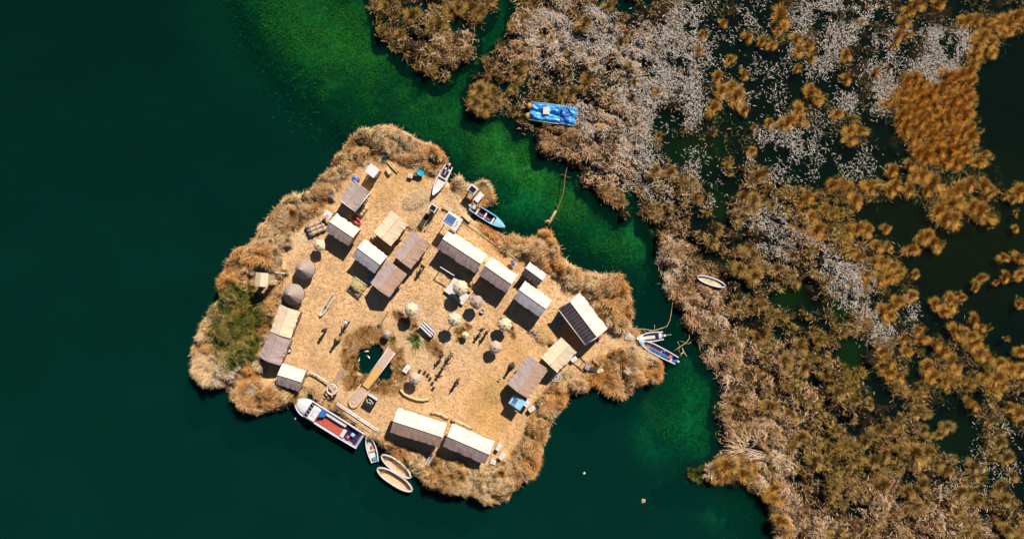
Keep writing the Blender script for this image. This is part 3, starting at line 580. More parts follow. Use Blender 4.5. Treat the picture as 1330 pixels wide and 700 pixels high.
PINKR = [(270,470,40,50),(320,500,50,40),(470,215,16,20),(560,205,30,16),(640,305,30,16),(830,480,34,30),(800,505,30,20),(720,320,16,18),(700,560,12,50),(440,250,20,20)]
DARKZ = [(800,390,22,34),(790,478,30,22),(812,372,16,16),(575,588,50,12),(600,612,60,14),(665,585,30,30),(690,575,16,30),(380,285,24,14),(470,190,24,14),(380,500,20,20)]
for x, y, r in rp:
    s = rim_side(x, y)
    if s == 'green': tussock(x, y, r, 'green' if rng.random() < .88 else 'dark', 'green_reed_clump', 'green reed clump in the green patch at the left end of the island', 'reed clump', 'green reed clumps at the left end of the island', float(isl_z(np.array(x), np.array(y))) - .1, .8)
    elif s == 'hole': pass
    else:
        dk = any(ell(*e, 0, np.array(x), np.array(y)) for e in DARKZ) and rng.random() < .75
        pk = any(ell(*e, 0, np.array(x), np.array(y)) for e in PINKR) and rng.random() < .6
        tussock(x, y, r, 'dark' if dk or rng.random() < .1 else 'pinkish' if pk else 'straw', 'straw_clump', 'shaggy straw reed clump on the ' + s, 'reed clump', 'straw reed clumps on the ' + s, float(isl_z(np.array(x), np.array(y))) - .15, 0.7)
pe = []
for _ in range(4000):
    x, y = rng.uniform(444, 530), rng.uniform(422, 514)
    if samp(PEDGE, np.array(x), np.array(y)) < .3 or samp(HF, np.array(x), np.array(y)) > .12: continue
    dx_, dy_ = (509 - 474), (455 - 503); tt = ((x - 474) * dx_ + (y - 503) * dy_) / (dx_ ** 2 + dy_ ** 2); dd = abs((x - 474) * dy_ - (y - 503) * dx_) / math.hypot(dx_, dy_)
    if dd < 7.5 or math.hypot(x - 502, y - 434) < 7: continue
    if all((x - a) ** 2 + (y - b) ** 2 > 6 ** 2 for a, b in pe): pe.append((x, y))
for x, y in pe:
    tussock(x, y, rng.uniform(5, 8), 'dark' if rng.random() < .75 else 'straw', 'pond_edge_clump', 'rusty reed clump on the rim of the small pond inside the island', 'reed clump', 'rusty reed clumps around the pond inside the island', G - .12, .75)
for (x, y, r) in [(514,408,5),(520,410,7),(530,416,7),(537,424,7),(540,431,5)]:
    tussock(x, y, r, 'dark', 'garden_reed_clump', 'rusty reed clump between the white straw parasol and the striped table', 'reed clump', 'rusty reed clumps behind the white straw parasol', G - .05, .8)
for (x, y, r) in [(556,444,6),(562,448,7),(566,455,7),(572,458,5)]:
    tussock(x, y, r, 'dark', 'garden_reed_clump', 'rusty reed clump just below the striped table', 'reed clump', 'rusty reed clumps below the striped table', G - .05, .8)
for (x, y, r) in [(596,432,6),(601,428,7),(608,424,6),(595,440,5),(652,418,6),(664,426,6),(667,436,5)]:
    tussock(x, y, r, 'dark', 'garden_reed_clump', 'low rusty reed clump beside a straw parasol on the open straw ground', 'reed clump', 'rusty reed clumps beside the straw parasols', G - .05, .6)

# ------------------------------------------------------------------ uncountable ground cover
def scatter(n, prob, xr, yr):
    x = rng.uniform(*xr, n); y = rng.uniform(*yr, n); k = rng.random(n) < prob(x, y); return x[k], y[k]
def lay(name, x, y, zf, tilt, L, W, cb, ct, label, cat, bend=.25, direc=None, follow=None, hue=None):
    n = len(x); a = rng.random(n) * 6.283 if direc is None else direc
    t = tilt(n); d = np.stack([np.cos(a) * np.cos(t), np.sin(a) * np.cos(t), np.sin(t)], 1)
    z = zf(x, y); root = np.stack([(x - 665) * .1, (350 - y) * .1, z], 1)
    if follow is not None:
        gx_ = (follow(x + 2, y) - follow(x - 2, y)) / .4; gy_ = -(follow(x, y + 2) - follow(x, y - 2)) / .4
        d[:, 2] += np.clip(gx_ * d[:, 0] + gy_ * d[:, 1], -2.5, 2.5); d[:, 0] -= .25 * np.clip(gx_, -1, 1); d[:, 1] -= .25 * np.clip(gy_, -1, 1); d /= np.linalg.norm(d, axis=1, keepdims=True)
    if hue is None: c0, c1 = rc(n, *cb, .15), rc(n, *ct, .15)
    else:
        h_ = np.clip(hue(x, y) + rng.normal(0, .16, n), 0, 1)[:, None]; j0 = 1 + rng.normal(0, .22, (n, 1))
        c0 = np.clip((np.array(cb[0]) * (1 - h_) + np.array(cb[1]) * h_) * j0, .003, .95); c1 = np.clip((np.array(ct[0]) * (1 - h_) + np.array(ct[1]) * h_) * j0, .003, .97)
    V, q, tr, C = blades(root, d, rng.uniform(*L, n), rng.uniform(*W, n), c0, c1, bend)
    o = link(name, mesh_np(name, V, q, tr, C, M['reed'])); tag(o, label, cat, kind='stuff'); return o
# clumped brown and olive reeds: thousands of small tufts, nobody could count them
def clump_field(name, x, y, r, nb, cb, ct, label, cat, hh=1.0, w=(.028, .055), zf=None, mess=.35, keyed=None):
    n = len(x); ii = np.repeat(np.arange(n), nb); m = len(ii)
    R_ = r[ii] * .1; rad = R_ * .6 * np.sqrt(rng.random(m)); a = rng.random(m) * 6.283
    tilt = rad / (R_ * .6) * .95 + rng.normal(0, mess, m); da = a + rng.normal(0, .5, m)
    d = np.stack([np.sin(tilt) * np.cos(da), np.sin(tilt) * np.sin(da), np.maximum(np.cos(tilt), .1)], 1); d += np.array([.3, .22, 0]); d /= np.linalg.norm(d, axis=1, keepdims=True)
    L = (R_ * hh + .15) * rng.uniform(.6, 1.2, m)
    z = zf(x, y)[ii] - .08
    root = np.stack([(x[ii] - 665) * .1 + rad * np.cos(a), (350 - y[ii]) * .1 + rad * np.sin(a), z], 1)
    jit = rng.normal(0, .32, (n, 1))[ii].clip(-.7, .6)
    hue = keyed[ii][:, None] if keyed is not None else rng.random((n, 1))[ii]
    c0 = (np.array(cb[0]) * (1 - hue) + np.array(cb[1]) * hue) * (1 + jit) * (1 + rng.normal(0, .15, (m, 1)))
    c1 = (np.array(ct[0]) * (1 - hue) + np.array(ct[1]) * hue) * (1 + jit) * (1 + rng.normal(0, .36, (m, 1)))
    V, q, t, C = blades(root, d, L, rng.uniform(*w, m), np.clip(c0, .003, .95), np.clip(c1, .003, .95), .35)
    o = link(name, mesh_np(name, V, q, t, C, M['reed'])); tag(o, label, cat, kind='stuff'); return o
GOLDN = np.clip((GX - 880) / 260, 0, 1) * np.clip(1.3 - np.abs(GY - 380) / 320, .2, 1)
def p_brown(x, y): return np.clip(samp(BROWN, x, y) * np.clip(1.05 - samp(FLECK, x, y) * .65, .12, 1) * np.clip((hump(x, y) - .5) * 5, .0, 1) * np.clip((fnoise(x, y, 20, 81, 3) - .3) * 5, .1, 1) * np.clip(1.1 - samp(FLECK, x, y) * .75, .1, 1), 0, 1)
x, y = scatter(32000, p_brown, (474, 1400), (-60, 760))
clump_field('reed_bed', x, y, rng.uniform(2.5, 6, len(x)) * np.where(rng.random(len(x)) < .2, 1.4, .85), 55, ((.10, .055, .018), (.09, .062, .012)), ((.74, .40, .16), (.56, .36, .06)), 'brown and olive reeds growing densely in small tufts all over the marsh', 'reeds', zf=marsh_z, keyed=np.clip(samp(GOLDN, x, y) * .6 + (fnoise(x, y, 40, 149, 3) - .4) * 2.2 + rng.normal(0, .2, len(x)), 0, 1))
def p_brown2(x, y): return np.clip(samp(BROWN, x, y) * np.clip(1.05 - samp(FLECK, x, y) * .65, .12, 1) * np.clip((hump(x, y) - .44) * 4.5, .005, 1), 0, 1)
x, y = scatter(260000, p_brown2, (474, 1400), (-60, 760))
lay('dead_reeds', x, y, lambda x, y: marsh_z(x, y) - .02, lambda n: rng.uniform(-.1, .9, n), (.2, .6), (.025, .05), ((.14, .08, .02), (.3, .16, .08)), ((.42, .27, .05), (.84, .5, .25)), 'dead brown reed stems lying between the marsh tufts', 'reeds', follow=marsh_z, hue=lambda x, y: np.clip((fnoise(x, y, 24, 151, 4) - .3) * 2.4, 0, 1))
# pink straw
def p_pink(x, y): return np.clip((samp(PINK, x, y) * .8 + .07 * samp(BROWN, x, y) + .22 * samp(FLECK, x, y) * (x < 830)) * samp(LAND, x, y) * np.clip((hump(x, y) - .2) * 3, .02, 1) * np.clip((fnoise(x, y, 18, 91, 4) - .36) * 5, .05, 1), 0, 1)
x, y = scatter(620000, p_pink, (474, 1400), (-60, 760))
lay('flattened_straw', x, y, lambda x, y: np.maximum(marsh_z(x, y), -.02) + .03 + rng.random(len(x)) * .12, lambda n: rng.normal(.12, .3, n), (.2, .7), (.03, .075), ((.34, .17, .08), (.62, .36, .2)), ((.62, .36, .18), (.97, .78, .6)), 'pale pinkish straw lying flattened along the marsh shore', 'straw', follow=marsh_z, hue=lambda x, y: np.clip((fnoise(x, y, 22, 153, 4) - .3) * 2.4, 0, 1))
# flecks
def p_fleck(x, y): return np.clip(samp(FLECK, x, y) * samp(LAND, x, y) * np.where(x < 830, .9, .95) * np.clip((fnoise(x, y, 22, 101, 5) - .415) * 8, .05, 1), 0, 1)
x, y = scatter(430000, p_fleck, (640, 1400), (-60, 760))
lay('floating_debris', x, y, lambda x, y: np.maximum(marsh_z(x, y), -.01) + .03 + rng.random(len(x)) * .2, lambda n: rng.normal(.15, .35, n), (.1, .5), (.025, .08), ((.26, .2, .15), (.66, .59, .53)), ((.36, .29, .22), (.9, .83, .78)), 'whitish dead reed flakes floating between the marsh tufts', 'debris', .1)
sx_, sy_ = [], []
for (px, py, r) in ORANGE + [(a, b, 9) for a, b in pts]:
    for _ in range(int(1 + r * .45)):
        a = rng.random() * 6.283; q = r * rng.uniform(.5, 1.35); sx_.append(px + q * math.cos(a)); sy_.append(py + q * math.sin(a))
sx_, sy_ = np.array(sx_), np.array(sy_)
clump_field('young_rushes', sx_, sy_, rng.uniform(1.5, 4, len(sx_)), 45, ((.14, .09, .02), (.2, .12, .03)), ((.5, .27, .06), (.78, .42, .13)), 'short golden rushes fringing the larger orange tussocks', 'rushes', zf=lambda x, y: np.maximum(marsh_z(x, y), -.05))
# sparse green-brown sprigs on the wet side
x, y = scatter(90000, lambda x, y: np.clip(samp(LAND, x, y) * samp(WET, x, y) * (1 - samp(POND, x, y)) * np.clip((fnoise(x, y, 16, 111, 4) - .5) * 6, 0, 1), 0, 1), (800, 1400), (-60, 760))
lay('wet_sprigs', x, y, lambda x, y: marsh_z(x, y), lambda n: rng.uniform(.3, 1.3, n), (.35, .9), (.04, .07), ((.05, .05, .02), (.1, .08, .03)), ((.2, .16, .06), (.45, .3, .14)), 'short olive sprigs growing out of the wet dark ground', 'sprigs')
# rim straw of the island
def p_rim(x, y): return (np.clip(1 - samp(INF, x, y), 0, 1) > .25) * (samp(ISLF, x, y) > .35) * (1 - np.clip(samp(GRN, x, y), 0, 1) * .75) * (samp(PEDGE, x, y) < .3) * .95
x, y = scatter(480000, p_rim, (245, 870), (155, 660))
comb = 6.283 * fnoise(x, y, 34, 141, 2) * 2 + rng.normal(0, .7, len(x))
lay('rim_straw', x, y, lambda x, y: isl_z(x, y) + rng.random(len(x)) * .08, lambda n: rng.normal(.3, .26, n), (.3, .9), (.025, .055), ((.30, .09, .02), (.55, .30, .13)), ((.88, .36, .08), (.97, .72, .42)), 'loose straw matted in heaps along the ragged rim of the island', 'straw', direc=comb, follow=isl_z, hue=lambda x, y: np.clip((fnoise(x, y, 30, 143, 4) - .3) * 2.4, 0, 1))
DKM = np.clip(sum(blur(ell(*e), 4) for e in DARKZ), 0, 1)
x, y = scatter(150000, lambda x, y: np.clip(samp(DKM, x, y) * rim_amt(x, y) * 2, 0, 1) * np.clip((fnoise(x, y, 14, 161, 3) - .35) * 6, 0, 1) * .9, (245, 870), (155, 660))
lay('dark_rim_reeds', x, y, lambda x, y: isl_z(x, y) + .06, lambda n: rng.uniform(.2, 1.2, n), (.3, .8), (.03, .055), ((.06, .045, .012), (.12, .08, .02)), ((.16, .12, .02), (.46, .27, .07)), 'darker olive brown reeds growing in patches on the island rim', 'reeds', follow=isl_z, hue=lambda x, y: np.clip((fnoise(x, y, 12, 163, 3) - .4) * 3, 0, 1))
x, y = scatter(60000, lambda x, y: np.clip(samp(GRN, x, y), 0, 1), (270, 360), (360, 485))
lay('green_ground_reeds', x, y, isl_z, lambda n: rng.uniform(.1, 1.1, n), (.25, .6), (.03, .06), ((.03, .05, .01), (.08, .09, .015)), ((.07, .12, .012), (.34, .24, .05)), 'low green and brown reeds covering the left end of the island', 'reeds', follow=isl_z, hue=lambda x, y: np.clip((fnoise(x, y, 16, 147, 3) - .4) * 3, 0, 1))
x, y = scatter(60000, lambda x, y: np.clip(samp(PEDGE, x, y), 0, 1) * (samp(HF, x, y) < .2), (440, 585), (400, 515))
lay('pond_straw', x, y, isl_z, lambda n: rng.uniform(.0, .8, n), (.2, .55), (.03, .055), ((.2, .08, .02), (.34, .16, .06)), ((.45, .2, .06), (.8, .46, .2)), 'rusty matted straw round the inner pond', 'straw')
# loose straw on floor
x, y = scatter(90000, lambda x, y: (samp(INF, x, y) > .5) * (samp(ISLF, x, y) > .9) * .55 * (1 - .85 * samp(RUST, x, y)) * (1 - .5 * samp(GOLD, x, y)), (300, 840), (190, 620))
lay('loose_straw', x, y, lambda x, y: isl_z(x, y) + .015, lambda n: rng.uniform(.0, .3, n), (.25, .7), (.03, .06), ((.46, .26, .09), (.68, .42, .18)), ((.58, .34, .12), (.88, .62, .32)), 'loose straw strewn over the island floor', 'straw', .1)
# shaggy outer straws in the water
x, y = scatter(60000, lambda x, y: ((samp(ISLF, x, y) > .25) & (samp(ISLF, x, y) < .8) & (fnoise(x, y, 10, 120, 2) > .4)) * .4, (245, 870), (155, 660))
gxx, gyy = np.gradient(ISLF); dx = -samp(gyy, x, y); dy = samp(gxx, x, y)
k = ~((x > 440) & (x < 530) & (y > 430) & (y < 510)); x, y, dx, dy = x[k], y[k], dx[k], dy[k]
lay('shore_straw', x, y, lambda x, y: np.maximum(isl_z(x, y), .02) + .08, lambda n: rng.uniform(-.05, .35, n), (.25, .75), (.04, .07), ((.34, .2, .09), (.5, .31, .15)), ((.6, .4, .22), (.82, .62, .42)), 'bleached straws sticking out from the island shore over the water', 'straw', .15, direc=np.arctan2(dy, dx) + rng.normal(0, .6, len(x)))
# underwater weed
x, y = scatter(420000, lambda x, y: np.clip(samp(WEEDM, x, y) * (1 - samp(LAND, x, y)) * (1 - (samp(ISLF, x, y) > .5)) * np.clip((fnoise(x, y, 18, 131, 5) - .42) * 6, .01, 1) * (.35 + .65 * np.clip(samp(OLIVE, x, y) + samp(TOPW, x, y) + .2, 0, 1)), 0, 1), (250, 1010), (-60, 760))
lay('water_weed', x, y, lambda x, y: bed_z(x, y), lambda n: rng.uniform(.1, 1.0, n), (.15, .55), (.04, .1), ((.003, .04, .02), (.03, .14, .02)), ((.01, .16, .05), (.3, .42, .03)), 'green water weed growing below the surface of the channel', 'water weed', hue=lambda x, y: np.clip(samp(TOPW, x, y) * .75 + samp(OLIVE, x, y) * .6 + (fnoise(x, y, 20, 171, 4) - .5) * 2.5, 0, 1))
#PART2
# ------------------------------------------------------------------ reed houses
def rect(c0, c1, c2, c3, z, axis):
    p = [P(*c, z) for c in (c0, c1, c2, c3)]; cen = sum(p, Vector()) / 4
    a = ((p[1] - p[0]) + (p[2] - p[3])) / 2; b = ((p[2] - p[1]) + (p[3] - p[0])) / 2
    if axis == 'b': a, b = b, a
    return cen, a.length, b.length, math.atan2(a.y, a.x)
ROOFM = {
 'white': mat_roof('pale_sheet_roof', (0.50, 0.43, 0.39), (0.76, 0.69, 0.64), None, stain=(0.36, 0.27, 0.22)),
 'grey': mat_roof('shade_grey_roof', (0.44, 0.4, 0.45), (0.64, 0.6, 0.64), None, stain=(0.34, 0.3, 0.34)),  # averted slope of pale roofs, its shade put into the colour
 'brown': mat_roof('shade_brown_roof', (0.32, 0.22, 0.21), (0.56, 0.43, 0.41), None, stain=(0.2, 0.14, 0.13)),  # brownish averted slope, shade from the sun mixed into the tone
 'pink': mat_roof('pinkish_reed_mat_roof', (0.42, 0.25, 0.18), (0.6, 0.4, 0.31), None, stain=(0.36, 0.25, 0.22)),
 'lilac': mat_roof('greyish_pink_reed_mat_roof', (0.36, 0.27, 0.25), (0.54, 0.43, 0.4), None, stain=(0.27, 0.2, 0.2)),
 'tan': mat_roof('fresh_tan_reed_roof', (0.74, 0.56, 0.37), (0.9, 0.74, 0.54), None, stain=(0.62, 0.44, 0.26)),
 'dark': mat_roof('dark_slatted_roof', (0.05, 0.04, 0.05), (0.13, 0.1, 0.11), (0.2, 0.16, 0.17), stain=(0.03, 0.025, 0.03), period=0.45),
}
def half_roof(L, W, z0, rise, side, th=.07, over=0.0):
    """one slope of a gable roof as a slab, gently sagging, ragged along the eave"""
    mb = MB(); n = 14; top = []; bot = []
    for i in range(n + 1):
        x = -L / 2 + L * i / n; sag = -.05 * math.sin(math.pi * i / n)
        e = random.uniform(-.06, .1)
        row = [Vector((x, 0, z0 + rise + sag)), Vector((x, side * W / 4, z0 + rise * .5 + sag * .8 + random.uniform(-.015, .015) + .03)), Vector((x, side * (W / 2 + e), z0 + sag * .4))]
        top.append(row); bot.append([p - Vector((0, 0, th)) for p in row])
    rings = [[t[0], t[1], t[2], b_[2], b_[1], b_[0]] for t, b_ in zip(top, bot)]
    mb.loft(rings); return mb
def house(label, c, axis, mat_n, mat_s, zh=2.0, pitch=27, wall='straw_wall', name='reed_house', windows=1, door_side=-1, barge=False):
    ze = G + zh; cen, L, W, a = rect(*c, ze, axis)
    # local +y is turned to the north (sunny) side
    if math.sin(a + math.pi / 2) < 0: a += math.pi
    t = thing(name, label, 'hut', (cen.x, cen.y, G - .02), a, 'gabled reed houses of the island village')
    rise = W / 2 * math.tan(R(pitch)); iw, il = W - .5, L - .5
    w = MB(); th = .09
    hh = zh - .02 + .25 / (W / 2) * rise - .08
    w.box((0, iw / 2, hh / 2), (il, th, hh)); w.box((0, -iw / 2, hh / 2), (il, th, hh))
    for s in (-1, 1):
        x0 = s * il / 2; r = rise - .08
        prof = [(-iw / 2 + th / 2 + .002, 0), (iw / 2 - th / 2 - .002, 0), (iw / 2 - th / 2 - .002, hh), (0, zh + r - .03), (-iw / 2 + th / 2 + .002, hh)]
        w.loft([[Vector((x0 - th / 2, y, z)) for y, z in prof], [Vector((x0 + th / 2, y, z)) for y, z in prof]])
    w.build('wall', M[wall], t)
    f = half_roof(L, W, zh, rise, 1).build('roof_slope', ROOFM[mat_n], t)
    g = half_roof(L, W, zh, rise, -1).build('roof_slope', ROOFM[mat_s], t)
    if mat_n != mat_s:  # sun and shade of the two slopes partly put into their colours
        f['label'] = 'pale sheet roof slope'; g['label'] = 'darker roof slope away from the sun, shade painted in'
    rc_ = MB(); rc_.tube([(x, 0, zh + rise + .0 - .05 * math.sin(math.pi * (x / L + .5))) for x in np.linspace(-L / 2 - .04, L / 2 + .04, 9)], .045, 6)
    rc_.build('ridge_cap', M['thatch'] if mat_n == 'tan' else M['thatch_pink'] if mat_n in ('pink', 'lilac') else M['offwhite'], t)
    d = MB(); d.box((il * .18, door_side * (iw / 2 + .07), .85), (.8, .05, 1.65)); dd = d.build('door', M['wood'], t)
    h = MB(); h.box((il * .18 + .3, door_side * (iw / 2 + .11), .85), (.05, .04, .16)); h.build('handle', M['metal'], dd)
    for k in range(windows):
        xw = -il * .2 - k * il * .22
        wf = MB()
        for dx_, dz_, sx, sz in ((0, .3, .66, .06), (0, -.3, .66, .06), (.3, 0, .06, .54), (-.3, 0, .06, .54), (0, 0, .04, .54)):
            wf.box((xw + dx_, door_side * (iw / 2 + .07), 1.15 + dz_), (sx, .06, sz))
        wo = wf.build('window', M['pale_wood'], t)
        p = MB(); p.box((xw, door_side * (iw / 2 + .055), 1.15), (.54, .01, .54)); p.build('pane', M['glass'], wo)
    if barge:
        for s in (-1, 1):
            for q in (-1, 1):
                bb = MB(); bb.tube([(s * (L / 2 + .03), 0, zh + rise + .02), (s * (L / 2 + .03), q * W / 2, zh + .02)], .06, 5); bb.build('barge_board', M['offwhite'], t)
        bb = MB(); bb.tube([(-L / 2, -W / 2 - .03, zh), (L / 2, -W / 2 - .03, zh)], .06, 5); bb.build('eave_board', M['offwhite'], t)
    return t
house('grey brown hut nearest the top corner, beside the round blue water tank', ((458,235),(480.5,249.6),(462.5,274),(439,259)), 'b', 'lilac', 'lilac', barge=True)
house('hut with a white roof slope below the small white square table on the upper left', ((437,278),(468,298),(452,320),(422,299)), 'a', 'white', 'lilac')
house('light tan straw roofed hut in the middle of the upper left cluster', ((508,274),(531,291),(507,320),(486,301)), 'b', 'tan', 'tan')
house('hut with white and blue grey roof slopes beside the reed drying rack', ((473,310),(503,332),(487,356),(458,334)), 'a', 'white', 'grey')
house('pinkish brown hut just left of the longest white roofed hut', ((537,300),(559,316),(534,351),(511,330)), 'b', 'lilac', 'pink')
house('pinkish brown hut casting a pointed shadow, lower one of the touching pair', ((504,337),(529,356),(504,387),(482,366)), 'b', 'lilac', 'pink')
house('long white roofed hut behind the straw parasol on the white deck', ((583,299),(634,331),(616,355),(568,322)), 'a', 'white', 'brown', zh=2.2, windows=2)
house('white and brown roofed hut right of the longest one, third in the upper right row', ((638,334),(672,357),(657,381),(622,356)), 'a', 'white', 'brown', zh=2.2)
house('small hut with dark slatted lower slope tucked at the upper right shore', ((688,341),(710,356),(699,372),(677,355)), 'a', 'white', 'dark', zh=1.8, windows=0)
house('white and grey roofed hut at the right end of the upper right row', ((682,364),(716,390),(702,412),(666,388)), 'a', 'white', 'grey', zh=2.2)
house('large hut with one black slatted slope and white bargeboards near the right tip', ((753,380),(788.6,426),(760,448),(726,402)), 'a', 'white', 'dark', zh=2.1, windows=2, barge=True)
house('square tan straw roofed hut between the black roofed hut and the pinkish one', ((728,438),(750,457),(724,483),(703,465)), 'b', 'tan', 'tan', wall='straw_dark')
house('pale pinkish hut at the lower right above the solar panel shelter', ((688,460),(711,480),(687,518),(658,498)), 'b', 'lilac', 'pink', windows=2)
house('white roofed hut on the bottom shore, left one of the pair', ((516,529),(581,550),(570,581),(508,561)), 'a', 'white', 'pink', zh=2.3, windows=2)
house('hut with white and dark brown slopes on the bottom shore, right one of the pair', ((586,549),(643,574),(629,602),(577,580)), 'a', 'white', 'brown', zh=2.1, windows=2)
house('tan roofed hut directly below the two round grey huts at the left', ((364,396),(390,404),(377,440),(351,429)), 'b', 'tan', 'tan', wall='straw_dark')
house('grey ribbed roofed hut at the left between the tan one and the small white one', ((350,431),(378,441),(364,474),(337,464)), 'b', 'lilac', 'brown')
house('small white and dark roofed hut by the bow of the tour boat', ((368,473),(400,482),(387,508),(357,498)), 'a', 'white', 'brown', zh=1.8, windows=0)

# round grey huts
def round_hut(px, py, r, label):
    t = thing('conical_hut', label, 'hut', P(px, py, G), 0.3, 'round grey thatched huts'); t.location = P(px - .5, py, 2); t.location.z = G
    w = MB(); w.lathe([(r * .84, 0), (r * .84, 1.35), (r * .8, 1.35), (r * .8, 0)], 28); w.build('wall', M['straw_dark'], t)
    pr = []; k = 7
    for i in range(k):
        a, b_ = i / k, (i + 1) / k; rad = lambda q: r * (1 - q) ** .85; hz = lambda q: 1.25 + 1.75 * q
        pr += [(rad(a) + .04, hz(a)), (rad(a) + .05, hz(a) + .1), (rad(b_) + .11 if b_ < 1 else .06, hz(b_) - .0)]
    pr = [(rr, z) for rr, z in pr]
    c_ = MB(); c_.lathe(pr, 30, wob=.02, seed=3); c_.build('roof', M['thatch_grey'], t)
    fz = MB(); fz.lathe([(.1, 2.95), (.12, 3.1), (.04, 3.3)], 8); fz.build('finial', M['bundle'], t)
    d = MB(); d.box((0, -r * .84 - .03, .6), (.6, .07, 1.15)); d.build('door', M['wood'], t)
round_hut(396, 350, 1.2, 'upper one of the two round grey thatched huts')
round_hut(381, 382, 1.3, 'lower one of the two round grey thatched huts, above the tan roof')

# straw parasols
def parasol(px, py, r, h, mat, label, cone=.62, base=G):
    t = thing('straw_parasol', label, 'parasol', (0, 0, 0), random.random() * 6, 'round straw parasols on poles')
    p = P(px, py, base + h); t.location = (p.x, p.y, base)
    q = MB(); q.tube([(0, 0, -.05), (.02, 0, h)], .06, 8); q.build('pole', M['wood'], t)
    c_ = MB(); hh = r * cone; c_.lathe([(r * .97, h - hh * .35), (r * 1.03, h - hh * .3), (r * .85, h + hh * .05), (r * .6, h + hh * .38), (r * .3, h + hh * .62), (r * .1, h + hh * .74), (.03, h + hh * .76)], 28, wob=.1, seed=int(px)); c_.build('canopy', M[mat], t)
    k = MB(); k.lathe([(.09, h + hh * .72), (.11, h + hh * .82), (.07, h + hh * .95), (.02, h + hh * 1.0)], 8); k.build('finial', M['rope'], t)
    s = MB()
    for i in range(8):
        a = i * math.pi / 4; s.tube([(.05 * math.cos(a), .05 * math.sin(a), h - .35), (r * .8 * math.cos(a), r * .8 * math.sin(a), h - hh * .12)], .02, 4)
    s.build('strut', M['pale_wood'], t)
    return t
parasol(414.5, 318.6, .75, 1.6, 'thatch', 'small straw parasol left of the upper left white roofed hut')
parasol(598, 374, .92, 2.4, 'thatch', 'straw parasol standing over the white square deck')
parasol(619, 392.5, .82, 1.9, 'thatch_grey', 'greyish straw parasol just lower right of the white deck')
parasol(590, 415, .85, 2.6, 'thatch', 'yellowish straw parasol right of the striped table')
parasol(655.7, 422, .85, 1.8, 'thatch', 'straw parasol with low reeds on both sides, upper one of the right pair')
parasol(643.5, 451, .8, 1.6, 'thatch_pink', 'pinkish straw parasol, lower one of the right pair')
parasol(538.6, 491.5, .78, 1.7, 'thatch_pink', 'pinkish straw parasol beside the white crate, right of the footbridge')
parasol(502, 434, .55, 1.2, 'thatch_grey', 'small grey parasol at the top edge of the inner pond')
parasol(534, 402, .85, 2.3, 'thatch', 'whitish straw parasol standing on the pale cloth above the striped table')
parasol(604.4, 435.6, .46, .9, 'thatch', 'tiny straw parasol among low rusty reeds below the yellowish one')

# ------------------------------------------------------------------ boats
def hull(t, L, W, h, hull_m, rim_m, floor_m, bow=.45, stern=.85, rise=.25, fl=.12, seats=2, deck=.0, deck_m=None, both=False, seat_m='pale_wood', n=22, th=.07, round_=2.0, name='hull'):
    def wd(s):
        x = s
        if both:
            q = abs(2 * s - 1); w = (1 - q ** 2.6) ** .62
        else:
            w = 1.0
            if s > 1 - bow: q = (s - (1 - bow)) / bow; w = (1 - q ** round_) ** .8
            w *= stern + (1 - stern) * min(1, s / .3)
        return max(.035, W / 2 * w)
    def zt(s): return h + rise * (abs(2 * s - 1) ** 3 if both else max(0, (s - .5) * 2) ** 3)
    outer = []; rim_r = []; flp = []
    for i in range(n + 1):
        s = i / n; x = -L / 2 + L * s; w = wd(s); z = zt(s); k = max(.02, w - th)
        f = fl if (.03 < s < .94 and not (both and s < .06)) else z - .06
        kz = -.22 + (.25 * max(0, (s - .75) / .25) ** 2) + (0.25 * max(0, (.25 - s) / .25) ** 2 if both else 0)
        outer.append([Vector(p) for p in ((x, -w, z), (x, -w * .86, z * .4), (x, -w * .4, kz), (x, w * .4, kz), (x, w * .86, z * .4), (x, w, z), (x, k, z), (x, k * .93, f), (x, -k * .93, f), (x, -k, z))])
        if .05 < s < .93: flp.append((x, k * .93 - .01, fl + .012))
    MB().loft(outer).build(name, M[hull_m], t)
    for sgn in (-1, 1):
        rings = []
        for i in range(n + 1):
            s = i / n; x = -L / 2 + L * s; w = wd(s); z = zt(s); y0 = sgn * (w + .03); y1 = sgn * max(.0, w - th - .03)
            rings.append([Vector((x, y0, z + .004)), Vector((x, y1, z + .004)), Vector((x, y1, z + .06)), Vector((x, y0, z + .06))])
        MB().loft(rings).build('gunwale', M[rim_m], t)
    fm = MB(); fm.prism([(x, -y) for x, y, z in flp] + [(x, y) for x, y, z in reversed(flp)], fl + .004, fl + .03); fm.build('floor', M[floor_m], t)
    for i in range(seats):
        s = .2 + .45 * i / max(1, seats - 1) if seats > 1 else .4
        w = wd(s) - th - .01; MB().box((-L / 2 + L * s, 0, h * .68), (.24, 2 * w, .05)).build('seat', M[seat_m], t)
    if deck:
        pts_ = []; k = 8
        for i in range(k + 1):
            s = 1 - deck + deck * i / k * .985; pts_.append((-L / 2 + L * s, max(.02, wd(s) - th * .4), zt(s)))
        d = MB(); rings = [[Vector((x, -y, z + .062)), Vector((x, 0, z + .1)), Vector((x, y, z + .062)), Vector((x, y, z + .03)), Vector((x, -y, z + .03))] for x, y, z in pts_]
        d.loft(rings).build('bow_deck', M[deck_m or rim_m], t)
    return wd, zt
def boat(name, label, bow, stern, z=.0, group=None, cat='boat'):
    b_, s_ = P(*bow, .4), P(*stern, .4); c_ = (b_ + s_) / 2; d = b_ - s_
    return thing(name, label, cat, (c_.x, c_.y, z), math.atan2(d.y, d.x), group), d.length
